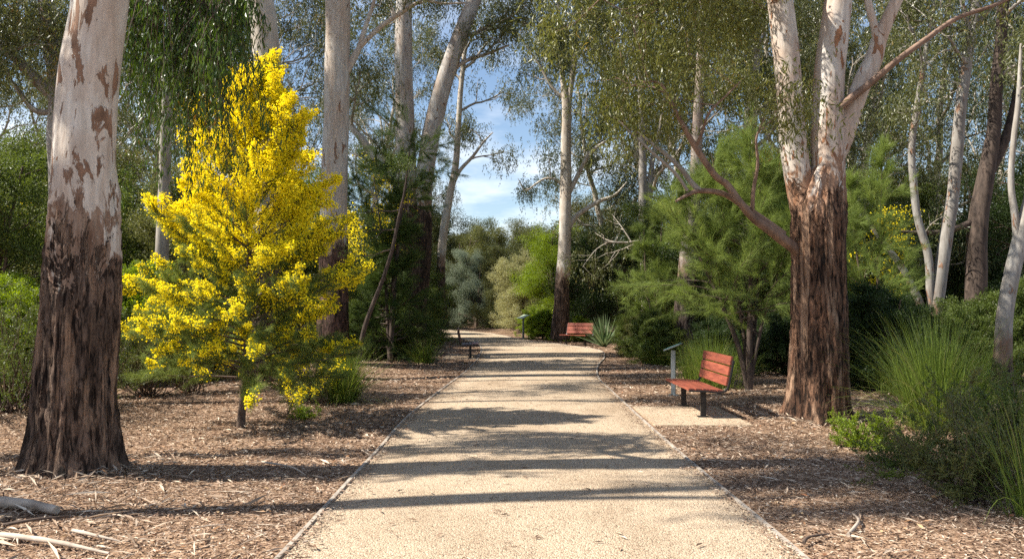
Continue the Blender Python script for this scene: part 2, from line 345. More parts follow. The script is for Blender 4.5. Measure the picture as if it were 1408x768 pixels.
def gh(x, y):
    x = np.asarray(x, float); y = np.asarray(y, float)
    d = path_dist(x, y); m = np.clip((d-.25)/2.2, 0, 1); m = m*m*(3-2*m)
    pad = ((x > 1.5) & (x < 3.6) & (y > 10) & (y < 13))
    p = np.stack([x*.45, y*.45, 0*x], -1); h = (vnoise(p, 3)-.4)*.22+(vnoise(p*3.1, 4)-.5)*.07
    return np.where(pad, h*m*.1, h*m)
def grid(xs, ys, z=None):
    Xg, Yg = np.meshgrid(xs, ys); Z = gh(Xg, Yg) if z is None else z+0*Xg
    V = np.stack([Xg, Yg, Z], -1).reshape(-1, 3); w = len(xs)
    i = np.arange(len(ys)-1)[:, None]*w; j = np.arange(w-1)[None]
    return V, np.stack([i+j, i+j+1, i+w+j+1, i+w+j], -1).reshape(-1, 4)
xs = np.r_[-400, -200, -100, -60, -40, np.arange(-30, 30.01, .2), 40, 60, 100, 200, 400]
ys = np.r_[-200, -60, -30, np.arange(-14, 70, .25), 80, 100, 150, 300, 600]
g = MB(); g.add(*grid(xs, ys), True); tag(g.build('ground', M['mulch']), 'brown woodchip mulch covering the ground of the woodland', kind='structure')
pb = MB()
cols = 15; t = np.linspace(0, 1, cols)
V = le[:, None]*(1-t)[None, :, None]+re[:, None]*t[None, :, None]; V[..., 2] = .012+.018*(1-(2*t-1)**2)
i = np.arange(NP-1)[:, None]*cols; j = np.arange(cols-1)[None]
pb.add(V, np.stack([i+j, i+j+1, i+cols+j+1, i+cols+j], -1).reshape(-1, 4), True)
tag(pb.build('path', M['path']), 'pale crushed gravel walking path curving away through trees', kind='structure')
pd = MB(); pd.box((2.52, 11.45, -.02), (1.30, 1.95, .08), bevel=.01); tag(pd.build('bench_pad', M['pad']), kind='structure')
def edging(E, name, off, y1):
    m = MB(); e = E[(E[:, 1] > -12) & (E[:, 1] < y1)]; tt = norm(np.gradient(e, axis=0)); nn = np.stack([-tt[:, 1], tt[:, 0], 0*tt[:, 0]], 1)*off
    w, z = .016, .030; L_ = e-nn*w; R_ = e+nn*w; wob = (vnoise(e*.7, 8)-.5)*.012
    V = np.stack([L_-[0, 0, .05], L_+[0, 0, z], R_+[0, 0, z], R_-[0, 0, .05]], 1); V[:, 1:3, 2] += wob[:, None]
    n = len(e); i = np.arange(n-1)[:, None]*4; j = np.arange(3)[None]
    m.add(V, np.stack([i+j, i+j+1, i+4+j+1, i+4+j], -1).reshape(-1, 4)); o = m.build(name, M['edge']); tag(o, kind='structure')
edging(le, 'kerb', 1, 44); edging(re, 'kerb', 1, 44)

# ------------------------------------------------------------------ tree growing
def wander(p, d, length, n, wob, up):
    pts = [np.array(p, float)]; d = norm(d); st = length/n
    for k in range(n):
        d = norm(d+rng.normal(size=3)*wob+np.array([0, 0, up])); pts.append(pts[-1]+d*st)
    return np.array(pts), d
def grow(mb, cl, p, d, length, r, lev, prm):
    n = max(4, int(length/.28)); n = min(n, 14)
    pts, de = wander(p, d, length, n, prm.get('wob', .16), prm.get('up', .04))
    tip = r*(.35 if lev > 0 else .2); rad = np.linspace(r, tip, len(pts))
    mb.tube(pts, rad, 7 if r > .04 else (5 if r > .012 else 4))
    if lev == 0:
        for k in range(max(1, int(len(pts)*.55)), len(pts)): cl.append((*pts[k], prm.get('rad', .4)))
        return
    nc = prm.get('kids', 4)
    for k in range(nc):
        t = .3+.7*(k+rng.random()*.8)/nc; t = min(t, 1); q = t*(len(pts)-1); i = min(int(q), len(pts)-2)
        o = pts[i]+(pts[i+1]-pts[i])*(q-i); dl = norm(pts[i+1]-pts[i])
        s = norm(np.cross(dl, rng.normal(size=3))); a = math.radians(rng.uniform(28, 62))*prm.get('ang', 1)
        grow(mb, cl, o, dl*math.cos(a)+s*math.sin(a), length*rng.uniform(.48, .72), max(.004, rad[i]*.62), lev-1, prm)
    if lev == 1: cl.append((*pts[-1], prm.get('rad', .4)))

def gum_foliage(mb, cl, strings=9, per=11, L=.12, W=.024, hang=.45, spread=1.0):
    c = np.array(cl); n = len(c)
    o = np.repeat(c[:, :3], strings, 0)+rng.normal(size=(n*strings, 3))*(np.repeat(c[:, 3], strings)*.62*spread)[:, None]
    h = rng.normal(size=(len(o), 3)); h[:, 2] = np.abs(h[:, 2])*.3-.1; h = norm(h); ln = hang*rng.uniform(.5, 1.3, len(o))
    s = np.tile(np.linspace(0, 1, per), len(o)); O = np.repeat(o, per, 0); H = np.repeat(h, per, 0); LN = np.repeat(ln, per)
    p = O+H*(LN*(s-.55*s*s)*.8)[:, None]; p[:, 2] -= LN*s*s*.85; p += rng.normal(size=p.shape)*.03
    d = H*.45*(1-s)[:, None]+rng.normal(size=p.shape)*.38; d[:, 2] -= .75
    mb.leaves(p, d, L*rng.uniform(.6, 1.25, len(p)), W*rng.uniform(.7, 1.3, len(p)))
def bush_foliage(mb, cl, per=120, L=.07, W=.028, up=.3):
    c = np.array(cl); n = len(c); v = norm(rng.normal(size=(n*per, 3)))*(rng.random(n*per)**.45)[:, None]
    p = np.repeat(c[:, :3], per, 0)+v*np.repeat(c[:, 3], per)[:, None]*[1, 1, .75]
    d = v*.7+rng.normal(size=p.shape)*.6+[0, 0, up]
    mb.leaves(p, d, L*rng.uniform(.6, 1.3, len(p)), W*rng.uniform(.7, 1.3, len(p)))
def needle_foliage(mb, tips, per=60, L=.2, W=.004, spread=.5):
    # tips: (x,y,z,dx,dy,dz,len)
    c = np.array(tips); n = len(c); s = rng.random(n*per); D = np.repeat(c[:, 3:6], per, 0); LN = np.repeat(c[:, 6], per)
    p = np.repeat(c[:, :3], per, 0)+D*(s*LN)[:, None]+rng.normal(size=(n*per, 3))*.015
    d = D+rng.normal(size=p.shape)*spread
    mb.needles(p, d, L*rng.uniform(.5, 1.2, len(p)), W*rng.uniform(.7, 1.3, len(p)))

def stem(mb, pts, rad, step=.12, sides=20, rough=None):
    pts = np.asarray(pts, float); L = np.linalg.norm(np.diff(pts, axis=0), axis=1).sum(); n = max(6, int(L/step))
    q = spline(np.hstack([pts, np.asarray(rad, float)[:, None]]), n)
    q[:, 3] = np.maximum(q[:, 3], .004)
    mb.tube(q[:, :3], q[:, 3], sides, rough); return q
def rough_fn(z0, amp=.022, R=.33, flare=.0, lobes=6, seed=1, twist=.5):
    def f(th, z, r):
        a = th+twist*z*.35
        P3 = np.stack([np.cos(a)*7, np.sin(a)*7, z*.9], -1)
        n = vnoise(P3, seed); rid = (1-np.abs(2*n-1))**1.5
        P4 = np.stack([np.cos(a)*16, np.sin(a)*16, z*2.6], -1); n2 = 1-np.abs(2*vnoise(P4, seed+3)-1)
        P6 = np.stack([np.cos(a)*34, np.sin(a)*34, z*9], -1); n3 = vnoise(P6, seed+11)
        m = np.clip((z0-z+(vnoise(np.stack([np.cos(a)*2, np.sin(a)*2, z], -1), 9)-.5)*.9)/.3, 0, 1)
        P5 = np.stack([np.cos(th)*1.5, np.sin(th)*1.5, z*1.3], -1)
        lump = (vnoise(P5, seed+7)-.5)*r*.16
        fl = flare*np.exp(-np.maximum(z, 0)/.22)*(.55+.6*np.cos(lobes*th+2.2*np.sin(th*2+seed))**2)
        return m*(rid*amp*1.5+n2*amp*.9+n3*amp*.5-amp*1.3)+lump+fl
    return f
TREE = {'n': 0}
def crown_from(mb, cl, q, specs, prm):
    """side branches from a stem q (n,4): specs = (t, azimuth deg, elevation deg, length, levels)"""
    for t, az, el, ln, lev in specs:
        i = int(t*(len(q)-1)); a, e = math.radians(az), math.radians(el)
        d = (math.cos(a)*math.cos(e), math.sin(a)*math.cos(e), math.sin(e))
        grow(mb, cl, q[i, :3], d, ln, min(q[i, 3]*.6, ln*.028), lev, prm)

def hero(name, label, cat, base, group=None): return thing(name, label, cat, tuple(base), 0, group)

# ================================================================== LEFT GUM
Y1 = 7.4; b1 = P(101, 659, Y1)
t1 = hero('gum_tree', 'massive mottled gum at left edge with dark furrowed bark on its lower trunk', 'tree', b1)
cx = [(101, 666, .44), (101, 640, .385), (102, 600, .35), (103, 560, .33), (106, 500, .318), (111, 440, .305), (113, 384, .292), (115, 300, .270), (117, 200, .266), (123, 110, .258), (138, 0, .245)]
pts = [P(x, y, Y1-b1[1]*0) - b1 for x, y, r in cx]; rad = [r for *_, r in cx]
top = pts[-1]; pts += [top+[.2, -.05, 1.8], top+[.55, -.2, 4.2], top+[.7, -.2, 7.0]]; rad += [.25, .2, .13]
m = MB(); q1 = stem(m, pts, rad, .03, 170, rough_fn(2.6, .034, flare=.10, seed=5))
m.build('trunk', B_left, t1)
lm = MB(); cl = []; prm = dict(wob=.15, up=.06, rad=.45, kids=4)
H = [(.66, 160, 35, 1.8, 2), (.74, 250, 40, 1.6, 2), (.84, 90, 45, 1.5, 2), (.9, 200, 50, 1.7, 2), (.99, 280, 70, 1.8, 2)]
crown_from(lm, cl, q1, H, prm)
cr1 = MB(); gum_foliage(cr1, cl, 6, 10, .13, .026)

# the weeping bough that hangs in from the top of the picture
hb = P(262, -60, 8.6)
th = t1
m = MB()
bp = spline([q1[int(len(q1)*.52), :3]+b1, P(180, -95, 8.0), P(240, -70, 8.5), P(300, -40, 8.9), P(350, -20, 9.3)], 24)-b1
m.tube(bp, np.linspace(.08, .012, 24), 7)
strings_o = []; 
HC = [(183+(k+.5)/26*150+rng.normal()*4, rng.uniform(.55, 1.08), rng.uniform(8.0, 9.3)) for k in range(26)]
for k in range(190):
    hx, hl, hy = HC[k % 26]; x = hx+rng.normal()*3.5; lenpx = np.interp(x, [180, 205, 235, 265, 285, 305, 330], [70, 190, 200, 270, 280, 215, 60])*hl*rng.uniform(.75, 1.3)
    Yk = hy+rng.normal()*.06; o = P(x+rng.normal()*8, -25+rng.uniform(-30, 35), Yk)
    L_ = (lenpx+20)/F*Yk; n = 12; pp = [o]; d = np.array([rng.normal()*.25, rng.normal()*.25, -.9])
    for i in range(n): d = norm(d+rng.normal(size=3)*.09+[0, 0, -.12]); pp.append(pp[-1]+d*L_/n)
    pp = np.array(pp)-b1; m.tube(pp, np.linspace(.005, .0015, len(pp)), 3); strings_o.append(pp)
    # join each strand to the bough
    j = np.argmin(np.linalg.norm(bp-pp[0], axis=1)); md = (bp[j]+pp[0])/2+[0, 0, .05]
    m.tube(spline([bp[j], md, pp[0]], 6), np.linspace(.01, .005, 6), 4)
cr = MB()
for pp in strings_o:
    k = 62; s = rng.random(k)*(len(pp)-1.01); i = s.astype(int); f = (s-i)[:, None]
    p = pp[i]*(1-f)+pp[i+1]*f+rng.normal(size=(k, 3))*.028; d = rng.normal(size=(k, 3))*.30+[0, 0, -1]
    cr.leaves(p, d, .105*rng.uniform(.6, 1.3, k), .017*rng.uniform(.7, 1.3, k), .08)
cr.build('crown', M['hang'], t1, (m, M['twig']))
cr1.build('crown', M['gum'], t1, (lm, M['grey_bark']))

# ================================================================== RIGHT GUM
Y2 = 11.4; b2 = P(1124, 574, Y2)
t2 = hero('gum_tree', 'thick three-stemmed gum with pale upper limbs standing right of the red bench', 'tree', b2)
def PP(lst, Y, b): return [P(x, y, Y+(e[0] if e else 0))-b for x, y, *e in lst]
m = MB()
stem(m, PP([(1124, 580), (1124, 560), (1125, 520), (1126, 470), (1126, 420), (1126, 384), (1125, 340), (1126, 295), (1132, 262), (1139, 235)], Y2, b2),
     [.44, .40, .375, .365, .36, .36, .36, .365, .31, .24], .03, 150, rough_fn(3.6, .03, flare=.08, seed=8))
m.build('trunk', B_right, t2)
def limb(pl, rad, step=.08, sides=28, rg=None, Y=Y2, b=b2, par=None, mat=None):
    k = MB(); q = stem(k, PP(pl, Y, b), rad, step, sides, rg or rough_fn(2.9, .01, seed=3)); k.build('limb', mat or B_right, par if par is not None else t2); return q
qL = limb([(1117, 345), (1110, 300), (1099, 250), (1091, 200), (1087, 150), (1083, 100), (1078, 50), (1071, -10), (1060, -90), (1040, -230), (1010, -420)], [.15, .20, .185, .182, .178, .178, .18, .17, .15, .11, .05])
qC = limb([(1137, 300), (1139, 255), (1138, 200), (1138, 150), (1140, 100), (1146, 50), (1153, -5), (1165, -100), (1172, -260), (1190, -460)], [.19, .225, .222, .215, .21, .2, .185, .16, .11, .05])
qR = limb([(1140, 240, .05), (1158, 195, .02), (1172, 150, 0), (1186, 112, 0), (1200, 84, 0), (1210, 52, 0), (1228, 10, 0), (1252, -40, 0), (1300, -160, 0), (1330, -300, 0)], [.10, .13, .135, .13, .125, .10, .085, .075, .05, .025])
qR2 = limb([(1206, 70), (1203, 40), (1194, 5), (1188, -40), (1180, -140)], [.06, .055, .05, .045, .02])
qB = limb([(1152, 150, -.15), (1166, 138, -.18), (1191, 119, -.25), (1231, 85, -.35), (1276, 52, -.4), (1316, 25, -.4), (1373, 5, -.4), (1430, -25, -.4)], [.05, .052, .05, .042, .036, .03, .024, .015], mat=M['brown_bark'])
qD = limb([(1104, 352), (1088, 338, -.1), (1072, 326, -.2), (1056, 314, -.3), (1036, 300, -.4), (1018, 279, -.55), (1000, 254, -.5), (983, 241, -.6), (956, 202, -.7), (939, 172, -.8), (919, 135, -.9), (909, 116, -.9), (888, 112, -.9), (860, 122, -.9)],
          [.065, .068, .066, .061, .055, .05, .047, .044, .039, .032, .025, .018, .011, .006], mat=M['brown_bark'])
qD2 = limb([(1078, 322, -.1), (1050, 302, -.2), (1020, 282, -.3), (994, 266, -.4), (964, 262, -.45), (949, 266, -.5), (929, 277, -.5)], [.042, .042, .04, .038, .036, .028, .01], mat=M['brown_bark'])
qD3 = limb([(962, 262, -.45), (950, 250, -.45), (939, 235, -.5), (919, 215, -.5), (895, 196, -.5), (876, 181, -.5)], [.04, .036, .032, .028, .02, .01], mat=M['grey_bark'])
qD4 = limb([(945, 262, -.5), (930, 240, -.6), (900, 212, -.7), (868, 183, -.7), (850, 165, -.7)], [.024, .022, .018, .012, .006], mat=M['grey_bark'])
qD5 = limb([(1034, 299, -.4), (1036, 262, -.5), (1042, 225, -.6), (1040, 190, -.7), (1052, 160, -.7)], [.03, .026, .02, .014, .008], mat=M['brown_bark'])
qD6 = limb([(956, 204, -.7), (966, 180, -.8), (975, 155, -.9), (1000, 130, -.9), (1018, 112, -.9)], [.024, .02, .016, .012, .008], mat=M['brown_bark'])
lm = MB(); cl = []; prm = dict(wob=.17, up=.03, rad=.33, kids=4)
for q, ts, ln in ((qD, (.76, .84, .92, .98), .8), (qD3, (.98,), .5), (qD4, (.98,), .6), (qD5, (.85, .98), .6), (qD6, (.6, .98), .8), (qL, (.76, .86, .94, .99), 1.8), (qC, (.74, .84, .92, .99), 1.9), (qR, (.78, .9, .98), 1.4), (qR2, (.98,), 1.0), (qB, (.98,), .6)):
    for t in ts:
        az = rng.uniform(0, 360); crown_from(lm, cl, q, [(t, az, rng.uniform(5, 55), ln*rng.uniform(.7, 1.2), 1 if ln < 1.1 else 2)], prm)
# canopy boughs overhanging to the left of the trunk (the drooping curtain at the top of the picture)
for (x0, y0, x1, y1, dy) in ((1066, -60, 930, -50, -1.7), (1070, -30, 905, 0, 1.6), (1066, -50, 860, -30, -1.4), (1066, -60, 955, 20, 1.9), (1070, -40, 835, 40, 1.2), (1060, -90, 810, 0, -1.8), (1062, -80, 975, 30, 2.3), (1062, -90, 880, 60, 1.7)):
    a = P(x0, y0, Y2)-b2; e = P(x1, y1, Y2+dy)-b2; mid = (a+e)/2+[0, 0, .35]
    q = stem(lm, [a, (a+mid)/2+[0, 0, .1], mid, e], [.05, .04, .03, .01], .12, 7)
    for t in (.45, .58, .7, .82, .9, .97):
        crown_from(lm, cl, q, [(t, rng.uniform(0, 360), rng.uniform(-40, 25), rng.uniform(.6, 1.1), 1)], prm)
cr = MB(); gum_foliage(cr, cl, 5, 9, .11, .02, .42); cr.build('crown', M['gum_bright'], t2, (lm, M['brown_bark']))
print('right gum clumps', len(cl))

# ================================================================== other gums with a hand-placed trunk
def gum(label, Y, base, stems, bark, leaf, specs, prm=None, fol=(7, 9, .12, .026, .42), rough=.012, z0=3.0, sides=40, limb_mat=None, name='gum_tree', extra=(), flare=.06):
    b = P(base[0], base[1], Y); b[2] = gh(b[0], b[1]) if abs(b[2]) < .6 else b[2]
    r = hero(name, label, 'tree', b)
    m = MB(); qs = []
    for k, (pl, rad) in enumerate(stems):
        qs.append(stem(m, PP(pl, Y, b), rad, .08, sides if k == 0 else max(10, sides//2), rough_fn(z0, rough, flare=flare if k == 0 else 0, seed=int(Y*10)+k)))
    m.build('trunk', bark, r)
    lm = MB(); cl = []; prm = prm or dict(wob=.17, up=.05, rad=.38, kids=4)
    for k, sp in specs: crown_from(lm, cl, qs[k], sp, prm)
    for c in extra:
        e = P(c[0], c[1], Y+c[2])-b; q = qs[c[3]]; s = q[np.argmin(np.abs(q[:, 2]-(e[2]-c[4])))][:3]
        qq = stem(lm, [s, s*.6+e*.4+[0, 0, -.1], e], [.05, .035, .012], .2, 6)
        for t in (.5, .7, .85, .97): crown_from(lm, cl, qq, [(t, rng.uniform(0, 360), rng.uniform(-20, 50), rng.uniform(.7, 1.3)*c[5], 1)], prm)
    if cl:
        cr = MB(); gum_foliage(cr, cl, *fol); cr.build('crown', leaf, r, (lm, limb_mat or M['grey_bark']))
    return r, qs
def sp(ts, ln, lev=2, e0=10, e1=55, az=None): return [(t, rng.uniform(0, 360) if az is None else az, rng.uniform(e0, e1), ln*rng.uniform(.7, 1.2), lev) for t in ts]

gum('tall pale straight gum trunk rising just right of the yellow wattle', 20, (457, 508),
    [([(457, 512), (458, 490), (458, 430), (459, 380), (459, 300), (461, 200), (464, 100), (465, 0), (468, -140), (474, -260)], [.5, .42, .38, .36, .34, .32, .31, .30, .24, .16]),
     ([(472, 105), (485, 80), (495, 65), (520, 40), (545, 22), (580, 2), (610, 5), (640, 4)], [.08, .07, .065, .06, .055, .045, .03, .02]),
     ([(474, 105), (492, 70), (503, 35), (512, 10), (520, -20)], [.08, .07, .06, .05, .03])],
    B_mid, M['gum'], [(0, sp((.72, .8, .86, .92, .98), 3.2)), (1, sp((.6, .8, .98), 1.2, 1)), (2, sp((.8, .98), 1.4, 1))], z0=3.2)
gum('pale gum trunk rising out of the top of the yellow wattle', 17, (362, 522),
    [([(362, 526), (364, 400), (366, 300), (368, 200), (368, 110), (363, 40), (359, 0), (350, -120), (340, -240)], [.4, .33, .31, .3, .29, .28, .27, .2, .12])],
    B_far, M['gum'], [(0, sp((.86, .94, .99), 2.0))])
gum('large twin-stemmed gum with dark base and one stem leaning right', 25, (563, 492),
    [([(563, 498), (564, 470), (566, 400), (564, 350), (562, 300), (558, 200), (555, 100), (556, 0), (560, -110), (570, -220)], [.55, .5, .46, .42, .34, .30, .28, .26, .22, .14]),
     ([(574, 400), (580, 330), (582, 260), (592, 190), (603, 140), (618, 90), (640, 30), (652, 0), (690, -90), (720, -160)], [.34, .32, .30, .29, .28, .26, .24, .22, .17, .1]),
     ([(553, 265), (535, 240), (515, 215), (500, 195), (482, 172), (470, 150)], [.12, .12, .12, .11, .09, .05]),
     ([(604, 150), (615, 120), (625, 95), (645, 82), (670, 74), (700, 62)], [.08, .075, .07, .06, .05, .03]),
     ([(556, 40), (545, 28), (538, 10), (532, -20)], [.09, .08, .07, .05])],
    B_pair, M['gum'], [(0, sp((.62, .7, .8, .88, .94, .99), 3.4)), (1, sp((.6, .72, .8, .88, .94, .99), 3.0)), (2, sp((.8, .98), 1.6, 1)), (3, sp((.5, .75, .98), 1.2, 1))], z0=5, fol=(9, 10, .13, .028, .5))
gum('slender curving gum in the middle distance left of the open sky', 36, (610, 447),
    [([(610, 450), (606, 380), (610, 320), (618, 270), (626, 230), (630, 180), (633, 130), (637, 90), (642, 50), (655, 0), (660, -60)], [.22, .20, .19, .17, .155, .13, .12, .11, .1, .07, .04]),
     ([(619, 262), (632, 235), (650, 215), (665, 195), (678, 182)], [.1, .09, .07, .05, .02]),
     ([(636, 95), (650, 85), (665, 65), (680, 48)], [.08, .07, .05, .03])],
    B_far, M['gum'], [(0, sp((.5, .58, .66, .74, .82, .9, .98), 2.2, 1)), (1, sp((.5, .8, .99), 1.4, 1)), (2, sp((.5, .98), 1.3, 1))], prm=dict(wob=.2, up=.03, rad=.45, kids=4), fol=(7, 9, .15, .035, .55), sides=20, z0=1)
gum('tall slim gum standing alone against the sky beside the far bench', 34, (770, 463),
    [([(770, 466), (771, 440), (773, 400), (776, 350), (777, 300), (778, 250), (778, 200), (779, 150), (774, 110), (770, 60), (768, 10), (765, -60)], [.42, .36, .31, .28, .26, .24, .22, .20, .12, .1, .08, .04]),
     ([(778, 170), (783, 130), (788, 95), (792, 50), (800, 0), (806, -50)], [.16, .14, .12, .1, .08, .04]),
     ([(778, 322), (790, 300), (805, 288), (825, 276), (845, 268), (862, 250)], [.12, .11, .1, .08, .05, .02]),
     ([(778, 275), (790, 250), (800, 230), (812, 210), (832, 195), (858, 187)], [.1, .1, .09, .08, .06, .03]),
     ([(776, 258), (762, 246), (748, 246), (735, 254), (722, 262), (712, 245)], [.05, .05, .045, .04, .03, .01]),
     ([(779, 140), (758, 118), (742, 90), (728, 70), (708, 40)], [.07, .06, .05, .04, .02])],
    B_far, M['gum_dark'], [(0, sp((.74, .8, .86, .92, .98), 2.0)), (1, sp((.4, .6, .8, .98), 2.0)), (2, sp((.6, .9), .9, 1)), (3, sp((.5, .75, .98), 1.2, 1)), (4, sp((.3, .5, .7), 1.0, 1, 10, 60)), (5, sp((.35, .55, .75, .95), 1.5, 1, -20, 40))],
    prm=dict(wob=.18, up=.02, rad=.42, kids=4), fol=(8, 9, .14, .032, .5), sides=24, z0=3.4)
# grey limbs behind the left gum
gum('grey forked gum half hidden behind the big left trunk', 13.5, (84, 545),
    [([(84, 548), (86, 400), (84, 250), (80, 190), (78, 130), (70, 60), (62, 0), (55, -90), (45, -200)], [.26, .24, .2, .18, .13, .12, .11, .08, .04]),
     ([(82, 165), (74, 135), (58, 118), (40, 100), (18, 76), (0, 60), (-30, 30)], [.1, .1, .1, .09, .085, .07, .04]),
     ([(84, 190), (78, 154), (62, 155), (45, 150), (28, 128), (14, 108), (5, 80)], [.05, .05, .05, .045, .035, .025, .015])],
    B_grey, M['gum'], [(0, sp((.75, .82, .9, .98), 1.7)), (1, sp((.5, .7, .85, .98), 1.4, 2, 20, 70)), (2, sp((.7, .98), .7, 1))], sides=24, z0=0, prm=dict(wob=.17, up=.03, rad=.38, kids=4), fol=(7, 10, .11, .022, .4))
# right hand background trunks
RB = dict(fol=(4, 8, .11, .024, .4), sides=20, z0=.3, prm=dict(wob=.2, up=.03, rad=.4, kids=4))
gum('pale leaning gum with two crossing stems behind the right grasses', 19, (1284, 472),
    [([(1284, 476), (1286, 430), (1292, 380), (1300, 330), (1310, 270), (1316, 200), (1322, 140), (1330, 80), (1338, 30), (1342, -10), (1350, -90)], [.18, .17, .16, .15, .145, .14, .13, .125, .11, .1, .06]),
     ([(1280, 470), (1279, 400), (1276, 350), (1262, 300), (1256, 250), (1254, 200), (1262, 140), (1272, 80), (1280, 30), (1290, -20)], [.1, .1, .095, .09, .085, .08, .07, .06, .045, .03]),
     ([(1278, 460), (1268, 425), (1250, 385), (1235, 360), (1218, 338), (1200, 312), (1190, 296)], [.1, .095, .085, .08, .07, .06, .04]),
     ([(1336, 60), (1330, 30), (1322, 0), (1318, -30)], [.06, .055, .045, .03]),
     ([(1336, 50), (1350, 25), (1366, 8), (1390, -10)], [.06, .055, .045, .02])],
    B_grey, M['gum'], [(0, sp((.6, .68, .76, .84, .92, .99), 1.7)), (1, sp((.6, .75, .9, .99), 1.4)), (3, sp((.9,), 1, 1)), (4, sp((.9,), 1, 1))], **RB)
gum('dark rough-barked gum with a fork behind the right grasses', 20, (1343, 478),
    [([(1343, 482), (1341, 420), (1343, 350), (1346, 300), (1356, 240), (1366, 180), (1370, 120), (1376, 60), (1380, 0), (1386, -80)], [.28, .25, .24, .23, .2, .17, .15, .13, .12, .07]),
     ([(1352, 258), (1372, 215), (1386, 180), (1396, 140), (1404, 100), (1425, 40)], [.12, .12, .11, .1, .09, .05]),
     ([(1347, 300), (1325, 310), (1300, 318), (1270, 320), (1235, 318)], [.08, .08, .07, .06, .03])],
    M['dark_bark'], M['gum_dark'], [(0, sp((.66, .74, .82, .9, .98), 1.8)), (1, sp((.7, .98), 1.4)), (2, sp((.7,), .8, 1))], **RB)
gum('curved white-barked gum sapling at the right edge', 13, (1376, 530),
    [([(1376, 540), (1379, 490), (1381, 440), (1388, 395), (1398, 350), (1408, 310), (1425, 240), (1440, 120), (1446, -40)], [.17, .14, .125, .12, .115, .11, .1, .07, .03]),
     ([(1399, 345), (1396, 300), (1390, 250), (1394, 190), (1400, 140), (1404, 60)], [.06, .055, .05, .045, .04, .02])],
    bark_mat('bark_sapling', .75, pale=(.40, .38, .345), warm=(.27, .23, .19), spread=.25, patches=.54), M['gum'], [(0, sp((.6, .75, .9, .99), 1.2)), (1, sp((.8, .98), 1.0, 1))], **{**RB, 'z0': .7})
gum('thick dark-based gum trunk directly behind the near sign', 22, (942, 492),
    [([(941, 496), (942, 470), (941, 430), (944, 380), (948, 320), (956, 250), (960, 150), (965, 40), (965, -80)], [.36, .3, .28, .25, .21, .17, .14, .10, .05])],
    bark_mat('bark_mid_right', 2.4, pale=(.4, .34, .3), warm=(.3, .23, .18), ridge=(.17, .13, .11), spread=.5, patches=.55), M['gum_bright'], [(0, sp((.55, .63, .7, .78, .86, .94, .99), 1.9))], sides=24, z0=1.5, fol=(7, 9, .12, .026, .42))
gum('pale slanting gum trunk seen through the foliage above the needle tree', 24, (1040, 478),
    [([(1020, 482), (1022, 380), (1026, 300), (1030, 200), (1036, 100), (1042, 20), (1050, -60)], [.26, .24, .22, .2, .18, .16, .1])],
    B_far, M['gum'], [(0, sp((.5, .58, .66, .74, .82, .9, .99), 2.5))], sides=20, z0=2, fol=(8, 9, .13, .03, .45))
gum('thin double trunk standing behind the needle foliage right of the far bench', 28, (888, 462),
    [([(888, 466), (887, 380), (884, 300), (884, 220), (882, 140), (880, 60), (876, -30)], [.17, .16, .15, .14, .12, .1, .05]),
     ([(893, 464), (893, 380), (892, 300), (896, 230), (910, 160), (920, 90)], [.1, .1, .1, .09, .07, .03])],
    M['grey_bark'], M['gum_dark'], [(0, sp((.6, .7, .8, .9, .99), 2.2)), (1, sp((.8, .99), 1.4, 1))], sides=12, fol=(8, 9, .13, .03, .45))
gum('thin pale trunk standing between the left gum and the wattle', 19, (222, 490),
    [([(222, 494), (221, 420), (223, 340), (226, 260), (228, 180), (232, 90), (238, -20)], [.17, .16, .15, .14, .12, .1, .05])],
    M['grey_bark'], M['gum_dark'], [(0, sp((.86, .93, .99), 1.6))], sides=14, fol=(8, 9, .12, .028, .45))

# ================================================================== YELLOW WATTLE
Y3 = 10.7; b3 = P(331, 584, Y3)
t3 = hero('wattle_tree', 'young wattle covered in bright yellow blossom on the left mulch', 'tree', b3)
m = MB(); tq = stem(m, PP([(331, 588), (333, 560), (337, 510), (341, 460), (343, 400), (343, 330), (346, 260), (353, 190), (362, 130), (374, 82)], Y3, b3),
                    [.06, .052, .047, .043, .038, .032, .026, .02, .013, .005], .06, 12)
tips = []; grn = []
zt = tq[-1, 2]
wz = lambda z: np.interp(z, [.1, .45, .9, 1.3, 1.9, 2.5, 3.1, 3.7, 4.2, 4.6, 5.0], [.75, 1.25, 1.5, 1.55, 1.45, 1.2, 1.05, .76, .52, .28, .04])
nb = 185
for k in range(nb):
    f = (k+.5)/nb; z = .5+f*(zt-.62); i = np.argmin(np.abs(tq[:, 2]-z)); o = tq[i, :3]
    az = k*2.399963+rng.normal()*.2; W = wz(z+.35)*rng.uniform(.68, 1.08)
    if math.cos(az) < -.3 and z < 2.2: W *= 1.08
    el = math.radians(np.interp(z, [.5, 2, 4.6], [12, 32, 56])+rng.normal()*5); Lb = W/max(math.cos(el), .5)
    d = np.array([math.cos(az)*math.cos(el), math.sin(az)*math.cos(el), math.sin(el)])
    n = 9; bpnt, de = wander(o, d, Lb, n, .05, .015 if z > 1.6 else -.02)
    m.tube(bpnt, np.linspace(max(.004, tq[i, 3]*.35), .0025, n+1), 5)
    low = z < 1.5
    ns = int(6+Lb*8)
    for j in range(ns):
        t = .22+.78*(j+rng.random())/ns; qx = min(t*n, n-.01); ii = int(qx); o2 = bpnt[ii]+(bpnt[ii+1]-bpnt[ii])*(qx-ii)
        dl = norm(bpnt[ii+1]-bpnt[ii]); s = norm(np.cross(dl, rng.normal(size=3))); a = rng.uniform(.35, .8)
        d2 = norm(dl*math.cos(a)+s*math.sin(a)+[0, 0, .18]); l2 = rng.uniform(.16, .36)*(1-.35*t)
        tips.append((*o2, *d2, l2, t, z))
T = np.array(tips)
for r in T: m.tube(np.array([r[:3], r[:3]+r[3:6]*r[6]]), [.003, .0012], 3)
m.build('trunk', M['twig'], t3)
